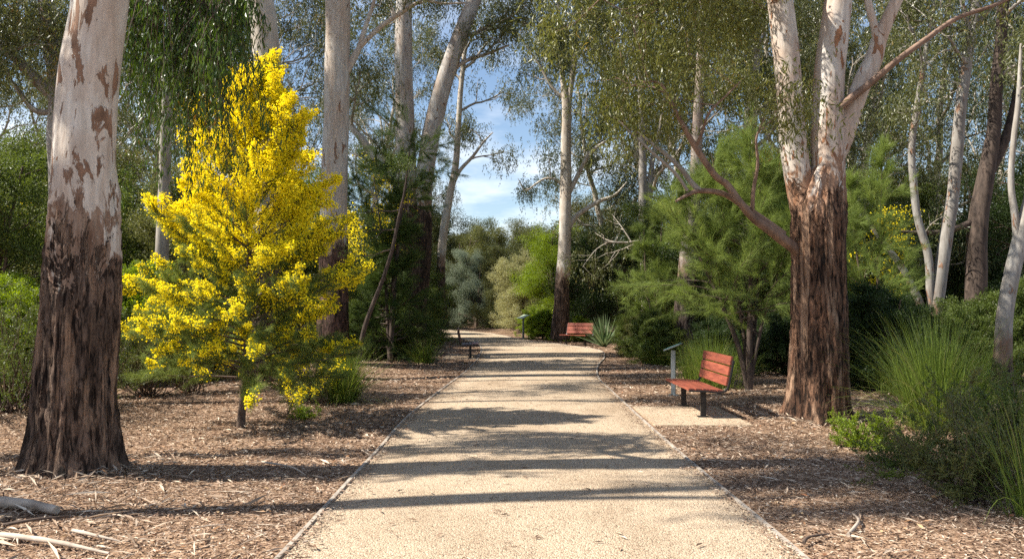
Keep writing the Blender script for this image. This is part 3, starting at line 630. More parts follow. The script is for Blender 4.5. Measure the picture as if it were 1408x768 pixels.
g = MB(); needle_foliage(g, T[:, :7], 55, .07, .004, .75)
lowT = T[T[:, 8] < 2.0]; needle_foliage(g, lowT[:, :7], 110, .10, .0045, .8)
g.build('crown', M['wattle_green'], t3)
bl = MB()
pr = np.clip(T[:, 7]*1.35-.12, 0, 1)*np.interp(T[:, 8], [.5, .9, 1.3, 1.9, 2.4], [.2, .45, .8, 1.2, 1.4])
clump = vnoise(T[:, :3]*2.6, 5); pr = pr*np.interp(clump, [.28, .46], [.13, 1.05])
sel = T[rng.random(len(T)) < pr]
per = 98; s = rng.random(len(sel)*per); D = np.repeat(sel[:, 3:6], per, 0)
p = np.repeat(sel[:, :3], per, 0)+D*(np.repeat(sel[:, 6], per)*(.15+s*.95))[:, None]
p += rng.normal(size=p.shape)*(.046*(1.15-.75*s))[:, None]
bl.balls(p, .0108*rng.uniform(.5, 1.35, len(p))); bl.build('blossom', M['bloom'], t3)
print('wattle tips', len(T), 'sel', len(sel), 'balls', len(p))

# ================================================================== NEEDLE TREES
def needle_tree(label, Y, base, Hm, Wm, mat, seed_stems, lean=(0, 0), per=60, nb=60, name='she_oak', L=.22, W=.0045, profile=None, up=(10, 55), z_low=.5, bark='twig', sub=9):
    b = P(base[0], base[1], Y); b[2] = gh(b[0], b[1]); r = hero(name, label, 'tree', b)
    m = MB(); tips = []; prof = profile or (lambda f: math.sin(min(1, f*1.05+.12)*math.pi)**.6)
    qs = []
    for (dx, dy, h, rr) in seed_stems:
        pts = [(0, 0, -.05), (dx*.15, dy*.15, h*.25), (dx*.5+rng.normal()*.05, dy*.5, h*.6), (dx, dy, h)]
        qs.append(stem(m, pts, [rr, rr*.8, rr*.5, rr*.12], .15, 10))
    for k in range(nb):
        q = qs[k % len(qs)]; f = z_low/Hm+(1-z_low/Hm)*((k+rng.random())/nb); i = min(int(f*(len(q)-1)), len(q)-1); o = q[i, :3]
        az = k*2.4+rng.normal()*.3; el = math.radians(rng.uniform(*up)+f*20); Lb = Wm*max(.15, prof(f))*rng.uniform(.65, 1.1)
        d = np.array([math.cos(az)*math.cos(el), math.sin(az)*math.cos(el), math.sin(el)])
        n = 8; bp_, de = wander(o, d, Lb, n, .07, .0)
        m.tube(bp_, np.linspace(max(.006, q[i, 3]*.4), .003, n+1), 4)
        for j in range(sub):
            t = .2+.8*(j+rng.random())/sub; qx = min(t*n, n-.01); ii = int(qx); o2 = bp_[ii]+(bp_[ii+1]-bp_[ii])*(qx-ii)
            dl = norm(bp_[ii+1]-bp_[ii]); s = norm(np.cross(dl, rng.normal(size=3))); a = rng.uniform(.25, .8)
            tips.append((*o2, *norm(dl*math.cos(a)+s*math.sin(a)+[0, 0, .12]), rng.uniform(.25, .55)*min(1, Wm/1.6)))
    m.build('trunk', M[bark], r); g = MB(); needle_foliage(g, tips, per, L, W, .38); g.build('crown', mat, r); return r
needle_tree('feathery bright green she-oak with several thin stems behind the red bench', 15, (1030, 541), 4.7, 2.1, M['needle'],
            [(-1.5, .4, 3.9, .06), (.1, -.2, 4.8, .07), (.8, .5, 4.4, .06), (-.5, .7, 4.6, .05), (.9, -.3, 3.2, .045)], per=95, nb=125, W=.0048, sub=11, z_low=1.55, up=(0, 45), bark='dark_bark')
needle_tree('low feathery she-oak spreading over the mulch behind the near sign', 24, (900, 488), 4.4, 1.15, M['needle'],
            [(-.3, 0, 3.9, .04), (.3, .3, 4.4, .04), (.7, -.2, 3.6, .04)], per=95, nb=70, W=.0052, sub=10, z_low=.5, up=(0, 40))
SO = needle_tree('dark feathery she-oak in front of the twin-stemmed gum', 21, (536, 497), 6.2, 1.5, M['needle_dark'],
            [(.6, 0, 6.3, .08), (-.5, .2, 5.0, .06), (.2, .4, 5.6, .05)], per=90, nb=120, W=.006, L=.2, sub=10, up=(-15, 30), z_low=.6, profile=lambda f: .55+.45*math.sin(f*9), bark='dark_bark')
m = MB(); 
b = P(494, 492, 18.5)
lean = hero('leaning_tree', 'thin dark leaning stem with sparse foliage right of the wattle', 'tree', b)
q = stem(m, PP([(494, 492), (500, 455), (512, 420), (526, 385), (540, 340), (548, 300), (556, 265), (560, 235)], 18.5, b), [.06, .055, .05, .048, .042, .035, .028, .015], .15, 10)
cl = []; crown_from(m, cl, q, sp((.6, .7, .8, .9, .98), .9, 1), dict(wob=.18, up=.02, rad=.3, kids=3)); m.build('trunk', M['dark_bark'], lean)
cr = MB(); bush_foliage(cr, cl, 60, .06, .015); cr.build('crown', M['mid'], lean)
needle_tree('bright feathery tree showing between the trunks at right', 17, (1205, 500), 4.9, 1.3, M['needle'],
            [(.2, 0, 4.9, .05), (-.4, .3, 4.2, .04)], per=80, nb=70, W=.005, sub=9, z_low=.8)

# ================================================================== PROTOTYPES for background trees
def proto_gum(seed, Hm=15, low=.32, R=3.6, leaf='gum', bark=None, dens=6, lev=2):
    global rng; rng = np.random.default_rng(seed)
    r = thing('gum_tree', 'x', 'tree'); m = MB(); cl = []
    pts, _ = wander((0, 0, -.1), (rng.normal()*.06, rng.normal()*.06, 1), Hm, 14, .07, .08)
    rad = np.linspace(.24, .04, len(pts)); rad[0] = .32; q = stem(m, pts, rad, .4, 14, rough_fn(3, .01, seed=seed))
    crown_from(m, cl, q, [(t, az*137.5+rng.normal()*20, rng.uniform(15, 60), R*(1.15-.5*abs(t-.55))*rng.uniform(.65, 1), lev) for az, t in enumerate(np.linspace(low, .99, 15))], dict(wob=.17, up=.05, rad=.40, kids=4))
    m.build('trunk', bark or B_far, r); c = MB(); gum_foliage(c, cl, dens, 9, .13, .034, .42); c.build('crown', M[leaf], r); print('gum proto leaves', c.n//4); return r
def proto_bush(seed, Hm=6, R=2.4, leaf='mid', per=110, L=.09, W=.035, base=.12, stems=4, name='bushy_tree', cat='tree', lev=1):
    global rng; rng = np.random.default_rng(seed)
    r = thing(name, 'x', cat); m = MB(); cl = []
    for k in range(stems):
        az = k*6.283/stems+rng.normal()*.4; sd = rng.uniform(.1, .5)*R
        pts = [(0, 0, -.05), (math.cos(az)*sd*.35, math.sin(az)*sd*.35, Hm*.3), (math.cos(az)*sd, math.sin(az)*sd, Hm*rng.uniform(.75, .92))]
        q = stem(m, pts, [.022*Hm, .014*Hm, .004*Hm], .3, 8)
        crown_from(m, cl, q, [(t, rng.uniform(0, 360), rng.uniform(-5, 45), R*(1.05-.55*t)*rng.uniform(.55, 1), lev) for t in np.linspace(base, .99, 11)], dict(wob=.15, up=.03, rad=.085*Hm*.8, kids=4))
    m.build('trunk', M['twig'], r); c = MB(); bush_foliage(c, cl, per, L, W); c.build('crown', M[leaf], r); print('bush proto leaves', c.n//4, len(cl)); return r
def proto_airy(seed, Hm=2.0, R=1.0, leaf='mid', name='shrub'):
    global rng; rng = np.random.default_rng(seed)
    r = thing(name, 'x', 'shrub'); m = MB(); P_, D_ = [], []
    for k in range(46):
        az = rng.uniform(0, 6.283); el = rng.uniform(.5, 1.45); l = Hm*rng.uniform(.55, 1.05)
        pts, _ = wander((rng.normal()*.08, rng.normal()*.08, -.02), (math.cos(az)*math.cos(el)*R, math.sin(az)*math.cos(el)*R, math.sin(el)), l, 9, .1, .03)
        m.tube(pts, np.linspace(.010, .002, 10), 4)
        for s in range(9):
            t = rng.uniform(2, 8.9); i = int(t); o = pts[i]+(pts[i+1]-pts[i])*(t-i); dl = norm(pts[i+1]-pts[i]); d = norm(dl+rng.normal(size=3)*.55)
            l2 = Hm*rng.uniform(.1, .26); tw = np.array([o, o+d*l2*.5, o+d*l2+[0, 0, .02]]); m.tube(tw, [.003, .002, .001], 3)
            kk = 44; u = rng.random(kk)[:, None]; P_.append(o+d*l2*u+rng.normal(size=(kk, 3))*.012); D_.append(d*.8+rng.normal(size=(kk, 3))*.7)
    m.build('trunk', M['twig'], r); c = MB(); p = np.vstack(P_); c.leaves(p, np.vstack(D_), .035*rng.uniform(.6, 1.4, len(p)), .011*rng.uniform(.7, 1.3, len(p)), .05)
    c.build('crown', M[leaf], r); return r
gA = proto_gum(101); gB = proto_gum(102, 16, .28, 4.0); gC = proto_gum(103, 13, .22, 3.3)
bA = proto_bush(201); bB = proto_bush(202, 5.2, 2.6, per=100); bC = proto_bush(203, 7.5, 2.6, per=110)
sA = proto_bush(204, 2.2, 1.3, 'mid', 120, .05, .02, stems=6, base=.05, name='shrub', cat='shrub'); sB = proto_bush(205, 1.7, 1.25, 'mid', 120, .05, .018, stems=6, base=.05, name='shrub', cat='shrub')
fA = proto_airy(206); fB = proto_airy(207, 1.7, 1.2)
used = set(); rng = np.random.default_rng(5)
def put(proto, px, Y, s, label, mats=None, group=None, rz=None, z=1.0, cat=None):
    loc = (X_at(px, Y), Y, float(gh(X_at(px, Y), Y)))
    rz = rng.uniform(0, 6.28) if rz is None else rz; mats = {'crown': M[mats]} if isinstance(mats, str) else mats
    if proto.name not in used:
        used.add(proto.name); proto.location = loc; proto.rotation_euler = (0, 0, rz); proto.scale = (s, s, s*z); proto['label'] = label
        if group: proto['group'] = group
        if mats:
            for c in proto.children:
                k = c.name.split('.')[0]
                if k in mats: c.material_slots[0].link = 'OBJECT'; c.material_slots[0].material = mats[k]
        return proto
    return dup(proto, loc, rz, (s, s, s*z), label, None, group, None, mats)
GL = 'tall gums closing the view left of the path'; GR = 'tall gums closing the view right of the path'
LL = 'tall gum in the leafy wall behind the wattle and left trunks'; LR = 'tall gum in the leafy wall behind the right trunks'
# tall gums, left wall
for px, Y, s, pr_, mt in ((150, 34, 1.0, gC, 'gum'), (270, 33, 1.05, gB, 'gum'), (395, 32, 1.0, gA, 'gum'), (-20, 44, 1.3, gC, 'gum'), (90, 46, 1.3, gB, 'gum_dark'), (210, 50, 1.3, gA, 'gum'), (340, 52, 1.2, gB, 'gum'), (498, 52, 1.2, gA, 'gum'), (566, 66, 1.35, gC, 'gum')):
    put(pr_, px, Y, s, LL, mt, GL)
for px, Y, s, pr_, mt in ((850, 40, 1.0, gC, 'gum'), (905, 34, .95, gA, 'gum'), (965, 38, 1.1, gB, 'gum_dark'), (1030, 32, 1.0, gC, 'gum_bright'), (1100, 28, .95, gB, 'gum'), (1170, 34, 1.1, gA, 'gum_dark'), (1225, 27, .9, gC, 'gum'), (1290, 36, 1.05, gB, 'gum'), (1470, 30, 1.0, gA, 'gum_dark'), (1140, 48, 1.3, gC, 'gum'), (1350, 52, 1.2, gA, 'olive')):
    put(pr_, px, Y, s, LR, mt, GR)
# distant trees under the open sky
UD = 'distant rounded trees under the open sky'
for px, Y, s, pr_, mt in ((640, 62, 1.25, bA, 'olive'), (672, 70, 1.3, bC, 'olive'), (700, 66, 1.15, bB, 'olive'), (726, 74, 1.35, bC, 'gum'), (752, 64, 1.3, bA, 'olive'), (790, 60, 1.25, bB, 'olive'), (820, 58, 1.35, bC, 'gum'), (600, 66, 1.4, bC, 'gum'), (560, 60, 1.3, bA, 'gum')):
    put(pr_, px, Y, s, 'rounded olive tree far off beneath the gap of open sky', mt, UD)
# named middle-distance trees and shrubs
put(bB, 716, 46, .82, 'pale grey-green rounded tree straight ahead where the path bends', 'pale')
put(bA, 655, 57, .95, 'silvery blue-green shrub tree left of the pale rounded tree', 'silver')
put(bA, 690, 52, .9, 'olive tree between the silvery shrub and the pale rounded tree', 'olive')
put(bC, 762, 41, .80, 'bright lime green bush tree just left of the lone slim gum', 'bright')
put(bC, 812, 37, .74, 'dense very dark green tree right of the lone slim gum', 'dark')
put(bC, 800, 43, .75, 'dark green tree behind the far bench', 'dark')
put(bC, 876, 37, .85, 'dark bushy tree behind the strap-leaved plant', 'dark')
put(sA, 746, 36.5, .62, 'small bright green shrub beside the far sign', 'bright')
put(sB, 735, 39.5, .75, 'yellowish green shrub behind the far sign', 'bright')
put(sA, 884, 24, .62, 'rounded mid green shrub right of the strap-leaved plant', 'olive')
put(sB, 897, 22, .8, 'leafy shrub between the strap-leaved plant and the near sign', 'mid')
put(sA, 800, 34.5, .5, 'low yellow-green shrub beside the base of the lone slim gum', 'bright')
put(sB, 562, 28, .9, 'green shrub behind the dark bench on the left', 'mid')
put(bA, 578, 34, .5, 'dark green bush left of the path bend', 'mid')
put(bB, 565, 31, .6, 'leafy tree behind the dark bench', 'mid')
put(sA, 560, 25.5, .6, 'dark shrub at the foot of the twin-stemmed gum', 'dark')
put(sB, 520, 22.5, 1.0, 'mid green shrub between the two large left-hand gum trunks', 'mid')
put(sA, 530, 27, 1.1, 'bright green shrub behind the leaning dark stem', 'olive')
put(bB, 500, 29, .75, 'olive bushy tree behind the leaning dark stem', 'olive')
put(bA, 572, 42, .7, 'bushy tree in shade at the foot of the slender curving gum', 'olive')
put(bB, 560, 53, .9, 'bushy green tree where the path leaves to the left', 'mid')
put(sA, 640, 62, 1.2, 'dark shrub on the far side of the path bend', 'dark')
put(sB, 690, 54, 1.0, 'green shrub in front of the pale rounded tree', 'mid')
# left understorey
LB = 'bushy trees in the left understorey'
for k, (px, Y, s, pr_, mt) in enumerate(((-40, 17, .85, bA, 'mid'), (20, 20, .9, bB, 'olive'), (60, 25, 1.0, bC, 'mid'), (130, 21, .8, bA, 'mid'), (200, 24, .95, bB, 'mid'), (260, 21, .75, bC, 'olive'), (310, 26, .9, bA, 'mid'), (380, 24, .85, bB, 'olive'), (430, 27, .9, bC, 'mid'), (150, 32, 1.1, bC, 'olive'), (480, 33, .9, bA, 'mid'), (90, 36, 1.2, bB, 'mid'), (0, 35, 1.3, bC, 'mid'), (250, 37, 1.2, bB, 'olive'), (350, 38, 1.2, bA, 'mid'), (560, 36, .9, bC, 'mid'))):
    put(pr_, px, Y, s, 'bushy green tree in the shaded thicket behind the wattle and left gum', mt, LB)
put(fA, 18, 11.0, 1.05, 'airy fine-leaved shrub at the left edge beside the big trunk', 'mid')
put(sA, -10, 13.5, .95, 'dense green shrub at the left edge behind the airy shrub', 'bright')
put(fB, 205, 13.5, .95, 'airy olive shrub between the big left trunk and the wattle', 'olive')
put(fA, 262, 14.5, .9, 'airy fine-leaved shrub behind the lower left side of the wattle', 'olive')
put(fB, 120, 12.2, .9, 'airy shrub directly behind the big left trunk', 'mid')
put(fA, 395, 14.2, .85, 'airy shrub behind the lower right side of the wattle', 'olive')
put(sB, 300, 18, 1.0, 'green shrub deep behind the wattle trunk', 'mid')
put(sA, 180, 17, 1.1, 'bright green shrub seen left of the wattle', 'bright')
put(sB, 60, 16, 1.2, 'leafy shrub showing left of the big trunk', 'bright')
put(fB, 425, 13.0, .5, 'low feathery shrub left of the grass tussock', 'olive')
# right understorey
RBG = 'bushy trees in the right understorey'
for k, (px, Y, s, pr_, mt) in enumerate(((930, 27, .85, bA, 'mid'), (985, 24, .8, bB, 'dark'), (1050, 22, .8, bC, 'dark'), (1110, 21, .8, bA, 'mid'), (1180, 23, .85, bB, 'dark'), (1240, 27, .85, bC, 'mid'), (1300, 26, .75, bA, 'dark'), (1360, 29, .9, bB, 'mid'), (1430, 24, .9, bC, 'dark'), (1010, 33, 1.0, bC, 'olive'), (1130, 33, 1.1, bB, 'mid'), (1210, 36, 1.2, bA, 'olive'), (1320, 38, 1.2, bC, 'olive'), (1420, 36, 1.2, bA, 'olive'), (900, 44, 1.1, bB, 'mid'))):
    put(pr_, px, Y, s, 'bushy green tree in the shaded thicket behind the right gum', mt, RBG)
put(sA, 1215, 15.5, .9, 'dark green shrub behind the right gum trunk', 'dark')
put(sB, 1180, 17, 1.0, 'shrub in deep shade just right of the right gum trunk', 'mid')
put(sB, 1310, 16, .9, 'green shrub at the feet of the crossing pale stems', 'mid')
put(sA, 1395, 16.5, 1.0, 'leafy shrub behind the right-edge sapling', 'mid')
put(sA, 985, 19, .6, 'dark low shrub behind the multi-stemmed she-oak', 'dark')
put(sB, 1075, 18, .75, 'shaded shrub left of the right gum trunk', 'dark')
put(sA, 866, 29, .5, 'small green shrub beside the strap-leaved plant', 'mid')
# small yellow wattles behind
def yellow_bush(label, px, Y, Hm, py):
    b = np.array([X_at(px, Y), Y, 0.]); r = hero('wattle_shrub', label, 'shrub', b); m = MB(); cl = []
    q = stem(m, [(0, 0, 0), (.1, 0, Hm*.5), (0, .1, Hm)], [.05, .03, .01], .2, 6)
    crown_from(m, cl, q, sp((.45, .55, .65, .75, .85, .95), Hm*.3, 1, 10, 50), dict(wob=.15, up=.04, rad=.25, kids=4)); m.build('trunk', M['twig'], r)
    c = MB(); bush_foliage(c, cl, 45, .06, .012); c.build('crown', M['wattle_green'], r)
    a = np.array(cl); k = 26; p = np.repeat(a[:, :3], k, 0)+rng.normal(size=(len(a)*k, 3))*.15; e = MB(); e.balls(p, .022*rng.uniform(.6, 1.4, len(p))); e.build('blossom', M['bloom'], r)
yellow_bush('yellow flowering wattle glowing between trunks right of the right gum', 1192, 21, 3.4, 320)
yellow_bush('small yellow flowering wattle seen right of the tall straight gum', 497, 23, 4.2, 270)
yellow_bush('small yellow flowering shrub beyond the left gum', 55, 21, 3.6, 300)

# ------------------------------------------------------------------ stuff: far woodland mass
fw = MB(); n = 2400
a = rng.uniform(-1.05, 1.05, n); R_ = rng.uniform(78, 105, n); c = np.stack([np.sin(a)*R_, np.cos(a)*R_, rng.uniform(0, 1, n)**1.2*(7.5+3.5*vnoise(np.stack([a*14, 0*a, 0*a], -1), 2)), rng.uniform(.9, 1.6, n)], -1)
bush_foliage(fw, c, 110, .32, .13)
tag(fw.build('far_woodland', M['olive']), 'far woodland mass closing the horizon', kind='stuff')

# ================================================================== GRASSES
def tussock(label, px, py, Hm, n, spread, mat='grass', W=.007, droop=.22, tilt=.45, name='grass_tussock'):
    b = G(px, py); b[2] = gh(b[0], b[1])-.01; r = MB()
    az = rng.uniform(0, 6.283, n); rr = np.abs(rng.normal(size=n))*spread
    base = np.stack([np.cos(az)*rr, np.sin(az)*rr, 0*az], -1); ti = np.abs(rng.normal(size=n))*tilt
    d = np.stack([np.cos(az)*np.sin(ti), np.sin(az)*np.sin(ti), np.cos(ti)], -1)+rng.normal(size=(n, 3))*.08
    r.blades(base, d, Hm*rng.uniform(.5, 1.15, n), W*rng.uniform(.6, 1.3, n), droop*rng.uniform(.3, 1.8, n), 7)
    k = max(8, n//14); az = rng.uniform(0, 6.283, k); ti = .2+np.abs(rng.normal(size=k))*tilt*1.15
    d = np.stack([np.cos(az)*np.sin(ti), np.sin(az)*np.sin(ti), np.cos(ti)], -1)
    r.blades(np.stack([np.cos(az)*.05, np.sin(az)*.05, 0*az], -1), d, Hm*rng.uniform(.8, 1.35, k), W*.9, droop*rng.uniform(.6, 2.2, k), 9)
    o = r.build(name, M[mat]); o.location = b; tag(o, label, 'grass')
    o.data.materials.append(M['dry_grass']); a_ = np.zeros(len(o.data.polygons), np.int32); a_[-k*9:] = 1; o.data.polygons.foreach_set('material_index', a_); return o
tussock('spiky green grass tussock at the foot of the tall straight gum', 472, 552, 1.0, 1500, .10, tilt=.5)
tussock('big arching grass tussock right of the right gum trunk', 1290, 592, 1.5, 1500, .16, tilt=.46, W=.009)
tussock('tall grass clump at the back left of the big arching tussock', 1238, 540, .95, 700, .2, tilt=.45)
tussock('pale long-bladed grass clump at the bottom right edge', 1420, 715, .95, 260, .08, tilt=.6, W=.007)
tussock('grass clump in shade right of the near sign', 980, 530, 1.1, 1200, .25, tilt=.4)
tussock('small grass clump behind the near sign', 955, 522, .8, 700, .15, tilt=.45)
tussock('low grass clump left of the near sign', 905, 500, .9, 700, .15, tilt=.5)
tussock('low grass clump beside the dark left bench', 582, 500, .8, 700, .15, tilt=.5)
tussock('grass clump behind the big arching tussock', 1350, 545, 1.0, 600, .2, tilt=.5)
# strap-leaved plant
b = P(831, 462, 30.2); b[2] = 0; r = MB(); n = 120; az = rng.uniform(0, 6.283, n); ti = rng.uniform(.05, 1.25, n)
d = np.stack([np.cos(az)*np.sin(ti), np.sin(az)*np.sin(ti), np.cos(ti)], -1)
r.blades(np.stack([np.cos(az)*.05, np.sin(az)*.05, 0*az], -1), d, rng.uniform(.9, 1.35, n), .065, .06, 5)
o = r.build('strap_leaf_plant', M['strap']); o.location = b; tag(o, 'spiky grey-green strap-leaved plant right of the far bench', 'plant')

# airy dark shrub on the right, near
def twiggy(label, px, py, Hm, n, mat, R=.9, leafL=.032, leafW=.012, per=60, name='shrub', cat='shrub', el0=.5):
    b = G(px, py); b[2] = gh(b[0], b[1]); r = hero(name, label, cat, b); m = MB(); P_, D_ = [], []
    for k in range(n):
        az = rng.uniform(0, 6.283); el = rng.uniform(el0, 1.45); l = Hm*rng.uniform(.5, 1.05)
        pts, _ = wander((rng.normal()*.06, rng.normal()*.06, -.02), (math.cos(az)*math.cos(el)*R, math.sin(az)*math.cos(el)*R, math.sin(el)), l, 9, .1, .02)
        m.tube(pts, np.linspace(.006*Hm, .0015, 10), 4)
        for s in range(8):
            t = rng.uniform(1.5, 8.9); i = int(t); o = pts[i]+(pts[i+1]-pts[i])*(t-i); dl = norm(pts[i+1]-pts[i]); d = norm(dl+rng.normal(size=3)*.6)
            l2 = Hm*rng.uniform(.1, .28); m.tube(np.array([o, o+d*l2*.5, o+d*l2]), [.0025, .0018, .001], 3)
            u = rng.random(per)[:, None]; P_.append(o+d*l2*u+rng.normal(size=(per, 3))*.012); D_.append(d*.8+rng.normal(size=(per, 3))*.7)
    c = MB(); p = np.vstack(P_)
    if n <= 14:
        c.leaves(p, np.vstack(D_), leafL*rng.uniform(.6, 1.4, len(p)), leafW*rng.uniform(.7, 1.3, len(p)), .05)
        bpy.data.objects.remove(r); o = c.build('seedling', M[mat], None, (m, M['twig'])); o.location = b; tag(o, label, 'plant'); return o
    m.build('stem', M['twig'], r); c.leaves(p, np.vstack(D_), leafL*rng.uniform(.6, 1.4, len(p)), leafW*rng.uniform(.7, 1.3, len(p)), .05)
    c.build('foliage', M[mat], r); return r
twiggy('dark leafy shrub with bare lower stems at the near right', 1335, 690, 1.05, 44, 'olive', 1.2, per=46)
twiggy('green leafy shrub at the right edge above the dark shrub', 1400, 640, 1.15, 50, 'mid', 1.1)
twiggy('low bright green sprawling shrub beside the right gum roots', 1195, 610, .5, 30, 'bright', 2.0, .026, .012, 40, el0=.15)
twiggy('low bright seedling at the foot of the right gum', 1155, 578, .28, 12, 'bright', 1.5, .03, .014, 30, el0=.2)
twiggy('sprawling low green herb in front of the big arching tussock', 1255, 640, .55, 34, 'mid', 2.2, .026, .011, 40, el0=.15)
twiggy('tiny bright green seedling alone on the right mulch', 1223, 658, .09, 8, 'bright', 1.5, .03, .014, 12, el0=.2)
twiggy('sparse yellow-green seedling under the wattle', 422, 572, .35, 14, 'bright', 1.6, .026, .01, 18, el0=.2)
# fine yellow flowering sprig near tussock
def sprig(label, px, py, Hm, n=9):
    b = G(px, py); r = hero('wattle_seedling', label, 'plant', b); m = MB(); pl = []; gl = []
    for k in range(n):
        az = rng.uniform(0, 6.283); pts, _ = wander((0, 0, 0), (math.cos(az)*.6, math.sin(az)*.4, 1), Hm*rng.uniform(.6, 1.1), 8, .12, -.03); m.tube(pts, np.linspace(.005, .0015, 9), 4)
        k2 = 60; pl.append(pts[rng.integers(4, 9, k2)]+rng.normal(size=(k2, 3))*.035); gl += [(*pts[i], *norm(rng.normal(size=3)+[0, 0, .4]), .16) for i in range(2, 9)]
    m.build('stem', M['twig'], r); c = MB(); needle_foliage(c, gl, 40, .07, .004, .7); c.build('foliage', M['wattle_green'], r)
    e = MB(); p = np.vstack(pl); e.balls(p, .010*rng.uniform(.6, 1.4, len(p))); e.build('blossom', M['bloom'], r)
sprig('small yellow flowering sprig leaning over the grass tussock', 440, 556, .95)
sprig('low half-bare yellow flowering sprig right under the wattle', 395, 570, .6, 6)

# ================================================================== BENCHES
def rotY(a): c, s = math.cos(a), math.sin(a); return np.array([[c, 0, s], [0, 1, 0], [-s, 0, c]])
def bench(label, loc, rz, slat, length=1.5):
    # local: sits facing -X, length along Y
    r = thing('park_bench', label, 'bench', loc, rz, 'benches along the gravel path')
    s = MB()
    for k, x in enumerate((-.40, -.30, -.20, -.10, 0.0)):
        z = .40-.025*(k/4)+(0 if k else -.006); s.box((x, 0, z), (.088, length, .034), rotY(.06), .005)
    s.build('seat', M[slat], r)
    bk = MB(); tilt = .20
    for k in range(3):
        h = .135+.145*k; s0 = np.array([.075+math.sin(tilt)*h, 0, .375+math.cos(tilt)*h]); bk.box(s0, (.030, length, .128), rotY(tilt), .005)
    bk.build('backrest', M[slat], r)
    for sgn in (-1, 1):
        y = sgn*(length/2-.16)
        lg = MB(); lg.box((-.20, y, .185), (.075, .055, .37), None, .006); lg.box((-.20, y, .006), (.16, .12, .012), None, .003); lg.box((-.20, y, .362), (.34, .05, .018), None, .003); lg.build('leg', M['steel'], r)
        y = sgn*(length/2+.012); br = MB(); pp = spline([(-.44, y, .372), (-.2, y, .362), (-.02, y, .345), (.09, y, .385), (.135, y, .50), (.195, y, .80)], 26)
        w = .024; tt = norm(np.gradient(pp, axis=0)); nn = np.cross(tt, [0, 1., 0])
        V = np.stack([pp+nn*.0-[0, w, 0], pp-[0, -w, 0], pp+nn*.022+[0, w, 0], pp+nn*.022-[0, w, 0]], 1)
        n = len(pp); i = np.arange(n-1)[:, None]*4; j = np.arange(4)[None]; k = (j+1) % 4
        br.add(V, np.stack([i+j, i+k, i+4+k, i+4+j], -1).reshape(-1, 4)); br.add(V[0], [[0, 3, 2, 1]]); br.add(V[-1], [[0, 1, 2, 3]])
        br.build('bracket', M['steel'], r)
    return r
bench('bright red timber bench on the pale pad in front of the she-oak', (2.88, 11.85, .02), math.radians(1), 'slat')
fb = P(797, 474, 31.2)
bench('small far red bench beside the lone slim gum', (fb[0]-.05, 31.2, .01), math.radians(52), 'slat', 1.2)
lb = P(641, 489, 24.2)
bench('shaded dark bench on the left side of the path', (lb[0]-.08, 24.3, .01), math.radians(183), 'slat_shaded')
pd = MB(); pd.box((-1.55, 24.3, -.025), (1.0, 2.2, .075), bevel=.01); tag(pd.build('bench_pad', M['pad']), kind='structure')

# ================================================================== SIGNS
def sign_face():
    m, nt, out, N, Lk = new_mat('sign_face')
    tc = N('ShaderNodeTexCoord'); sp_ = N('ShaderNodeSeparateXYZ'); Lk(tc.outputs['Object'], sp_.inputs[0])
    n = N('ShaderNodeTexNoise', i_Scale=14.0, i_Detail=3.0); Lk(tc.outputs['Object'], n.inputs['Vector'])
    r = ramp(N, [(.3, (.10, .30, .27)), (.55, (.16, .42, .38)), (.75, (.32, .55, .50))]); Lk(n.outputs['Fac'], r.inputs['Fac'])
    b = N('ShaderNodeBsdfPrincipled', i_Roughness=.3); Lk(r.outputs[0], b.inputs['Base Color']); Lk(b.outputs[0], out.inputs[0]); return m
SF = sign_face()
SFW = simple_mat('sign_face_pale', (.40, .50, .30), (.62, .70, .50), (1, 1, 1), 12, .35, .02)
def sign(label, loc, rz, h, mat, tilt=.42, size=(.36, .50)):
    r = thing('trail_sign', label, 'sign', loc, rz, 'lectern signs by the path')
    p = MB(); p.box((0, 0, h/2-.02), (.075, .075, h+.02), None, .006); p.box((0, 0, .006), (.17, .17, .012), None, .003); p.build('post', M['galv'], r)
    R = rotY(-tilt); f = MB(); f.box((0, 0, h+.05), (*size, .022), R, .004); f.build('frame', M['galv'], r)
    a = MB(); c = np.array([0, 0, h+.05])+R@np.array([0, 0, .0135]); a.box(c, (size[0]-.03, size[1]-.03, .008), R, .001); a.build('panel', mat, r)
sn = G(926, 543); sign('lectern sign with teal top on a grey post beside the red bench', (sn[0], sn[1], gh(sn[0], sn[1])), math.radians(-18), .80, SF, .38, (.30, .52))
sf = G(719.5, 466); sign('far lectern sign with pale green top near the path bend', (sf[0], sf[1], 0), math.radians(25), .98, SFW, .4, (.42, .62))

# ================================================================== LITTER
def mask_pts(n, x0, x1, y0, y1, mind=.05):
    x = rng.uniform(x0, x1, n); y = rng.uniform(y0, y1, n); k = (path_dist(x, y) > mind) & (np.abs(x) < .72*y+1.5)
    k &= ~((x > 1.8) & (x < 3.2) & (y > 10.45) & (y < 12.45)); return x[k], y[k]
def flat_chips(mb, x, y, L, W, tilt=.22, z=.008, zs=.02):
    n = len(x); az = rng.uniform(0, 6.283, n); d = np.stack([np.cos(az), np.sin(az), rng.normal(size=n)*tilt], -1)
    p = np.stack([x, y, gh(x, y)+z+rng.random(n)*zs], -1); L = L*rng.uniform(.4, 1.6, n); p = p-norm(d)*L[:, None]/2
    mb.leaves(p, d, L, W*rng.uniform(.5, 1.5, n), .03, side=np.array([0, 0, 1.])+rng.normal(size=(n, 3))*.35)
ch = MB()
for (n, y0, y1, L, W) in ((90000, 4, 8, .040, .010), (80000, 8, 13, .055, .014), (60000, 13, 22, .08, .02), (30000, 22, 38, .12, .035)):
    x, y = mask_pts(n, -.72*y1-1, .72*y1+1, y0, y1); flat_chips(ch, x, y, L, W)
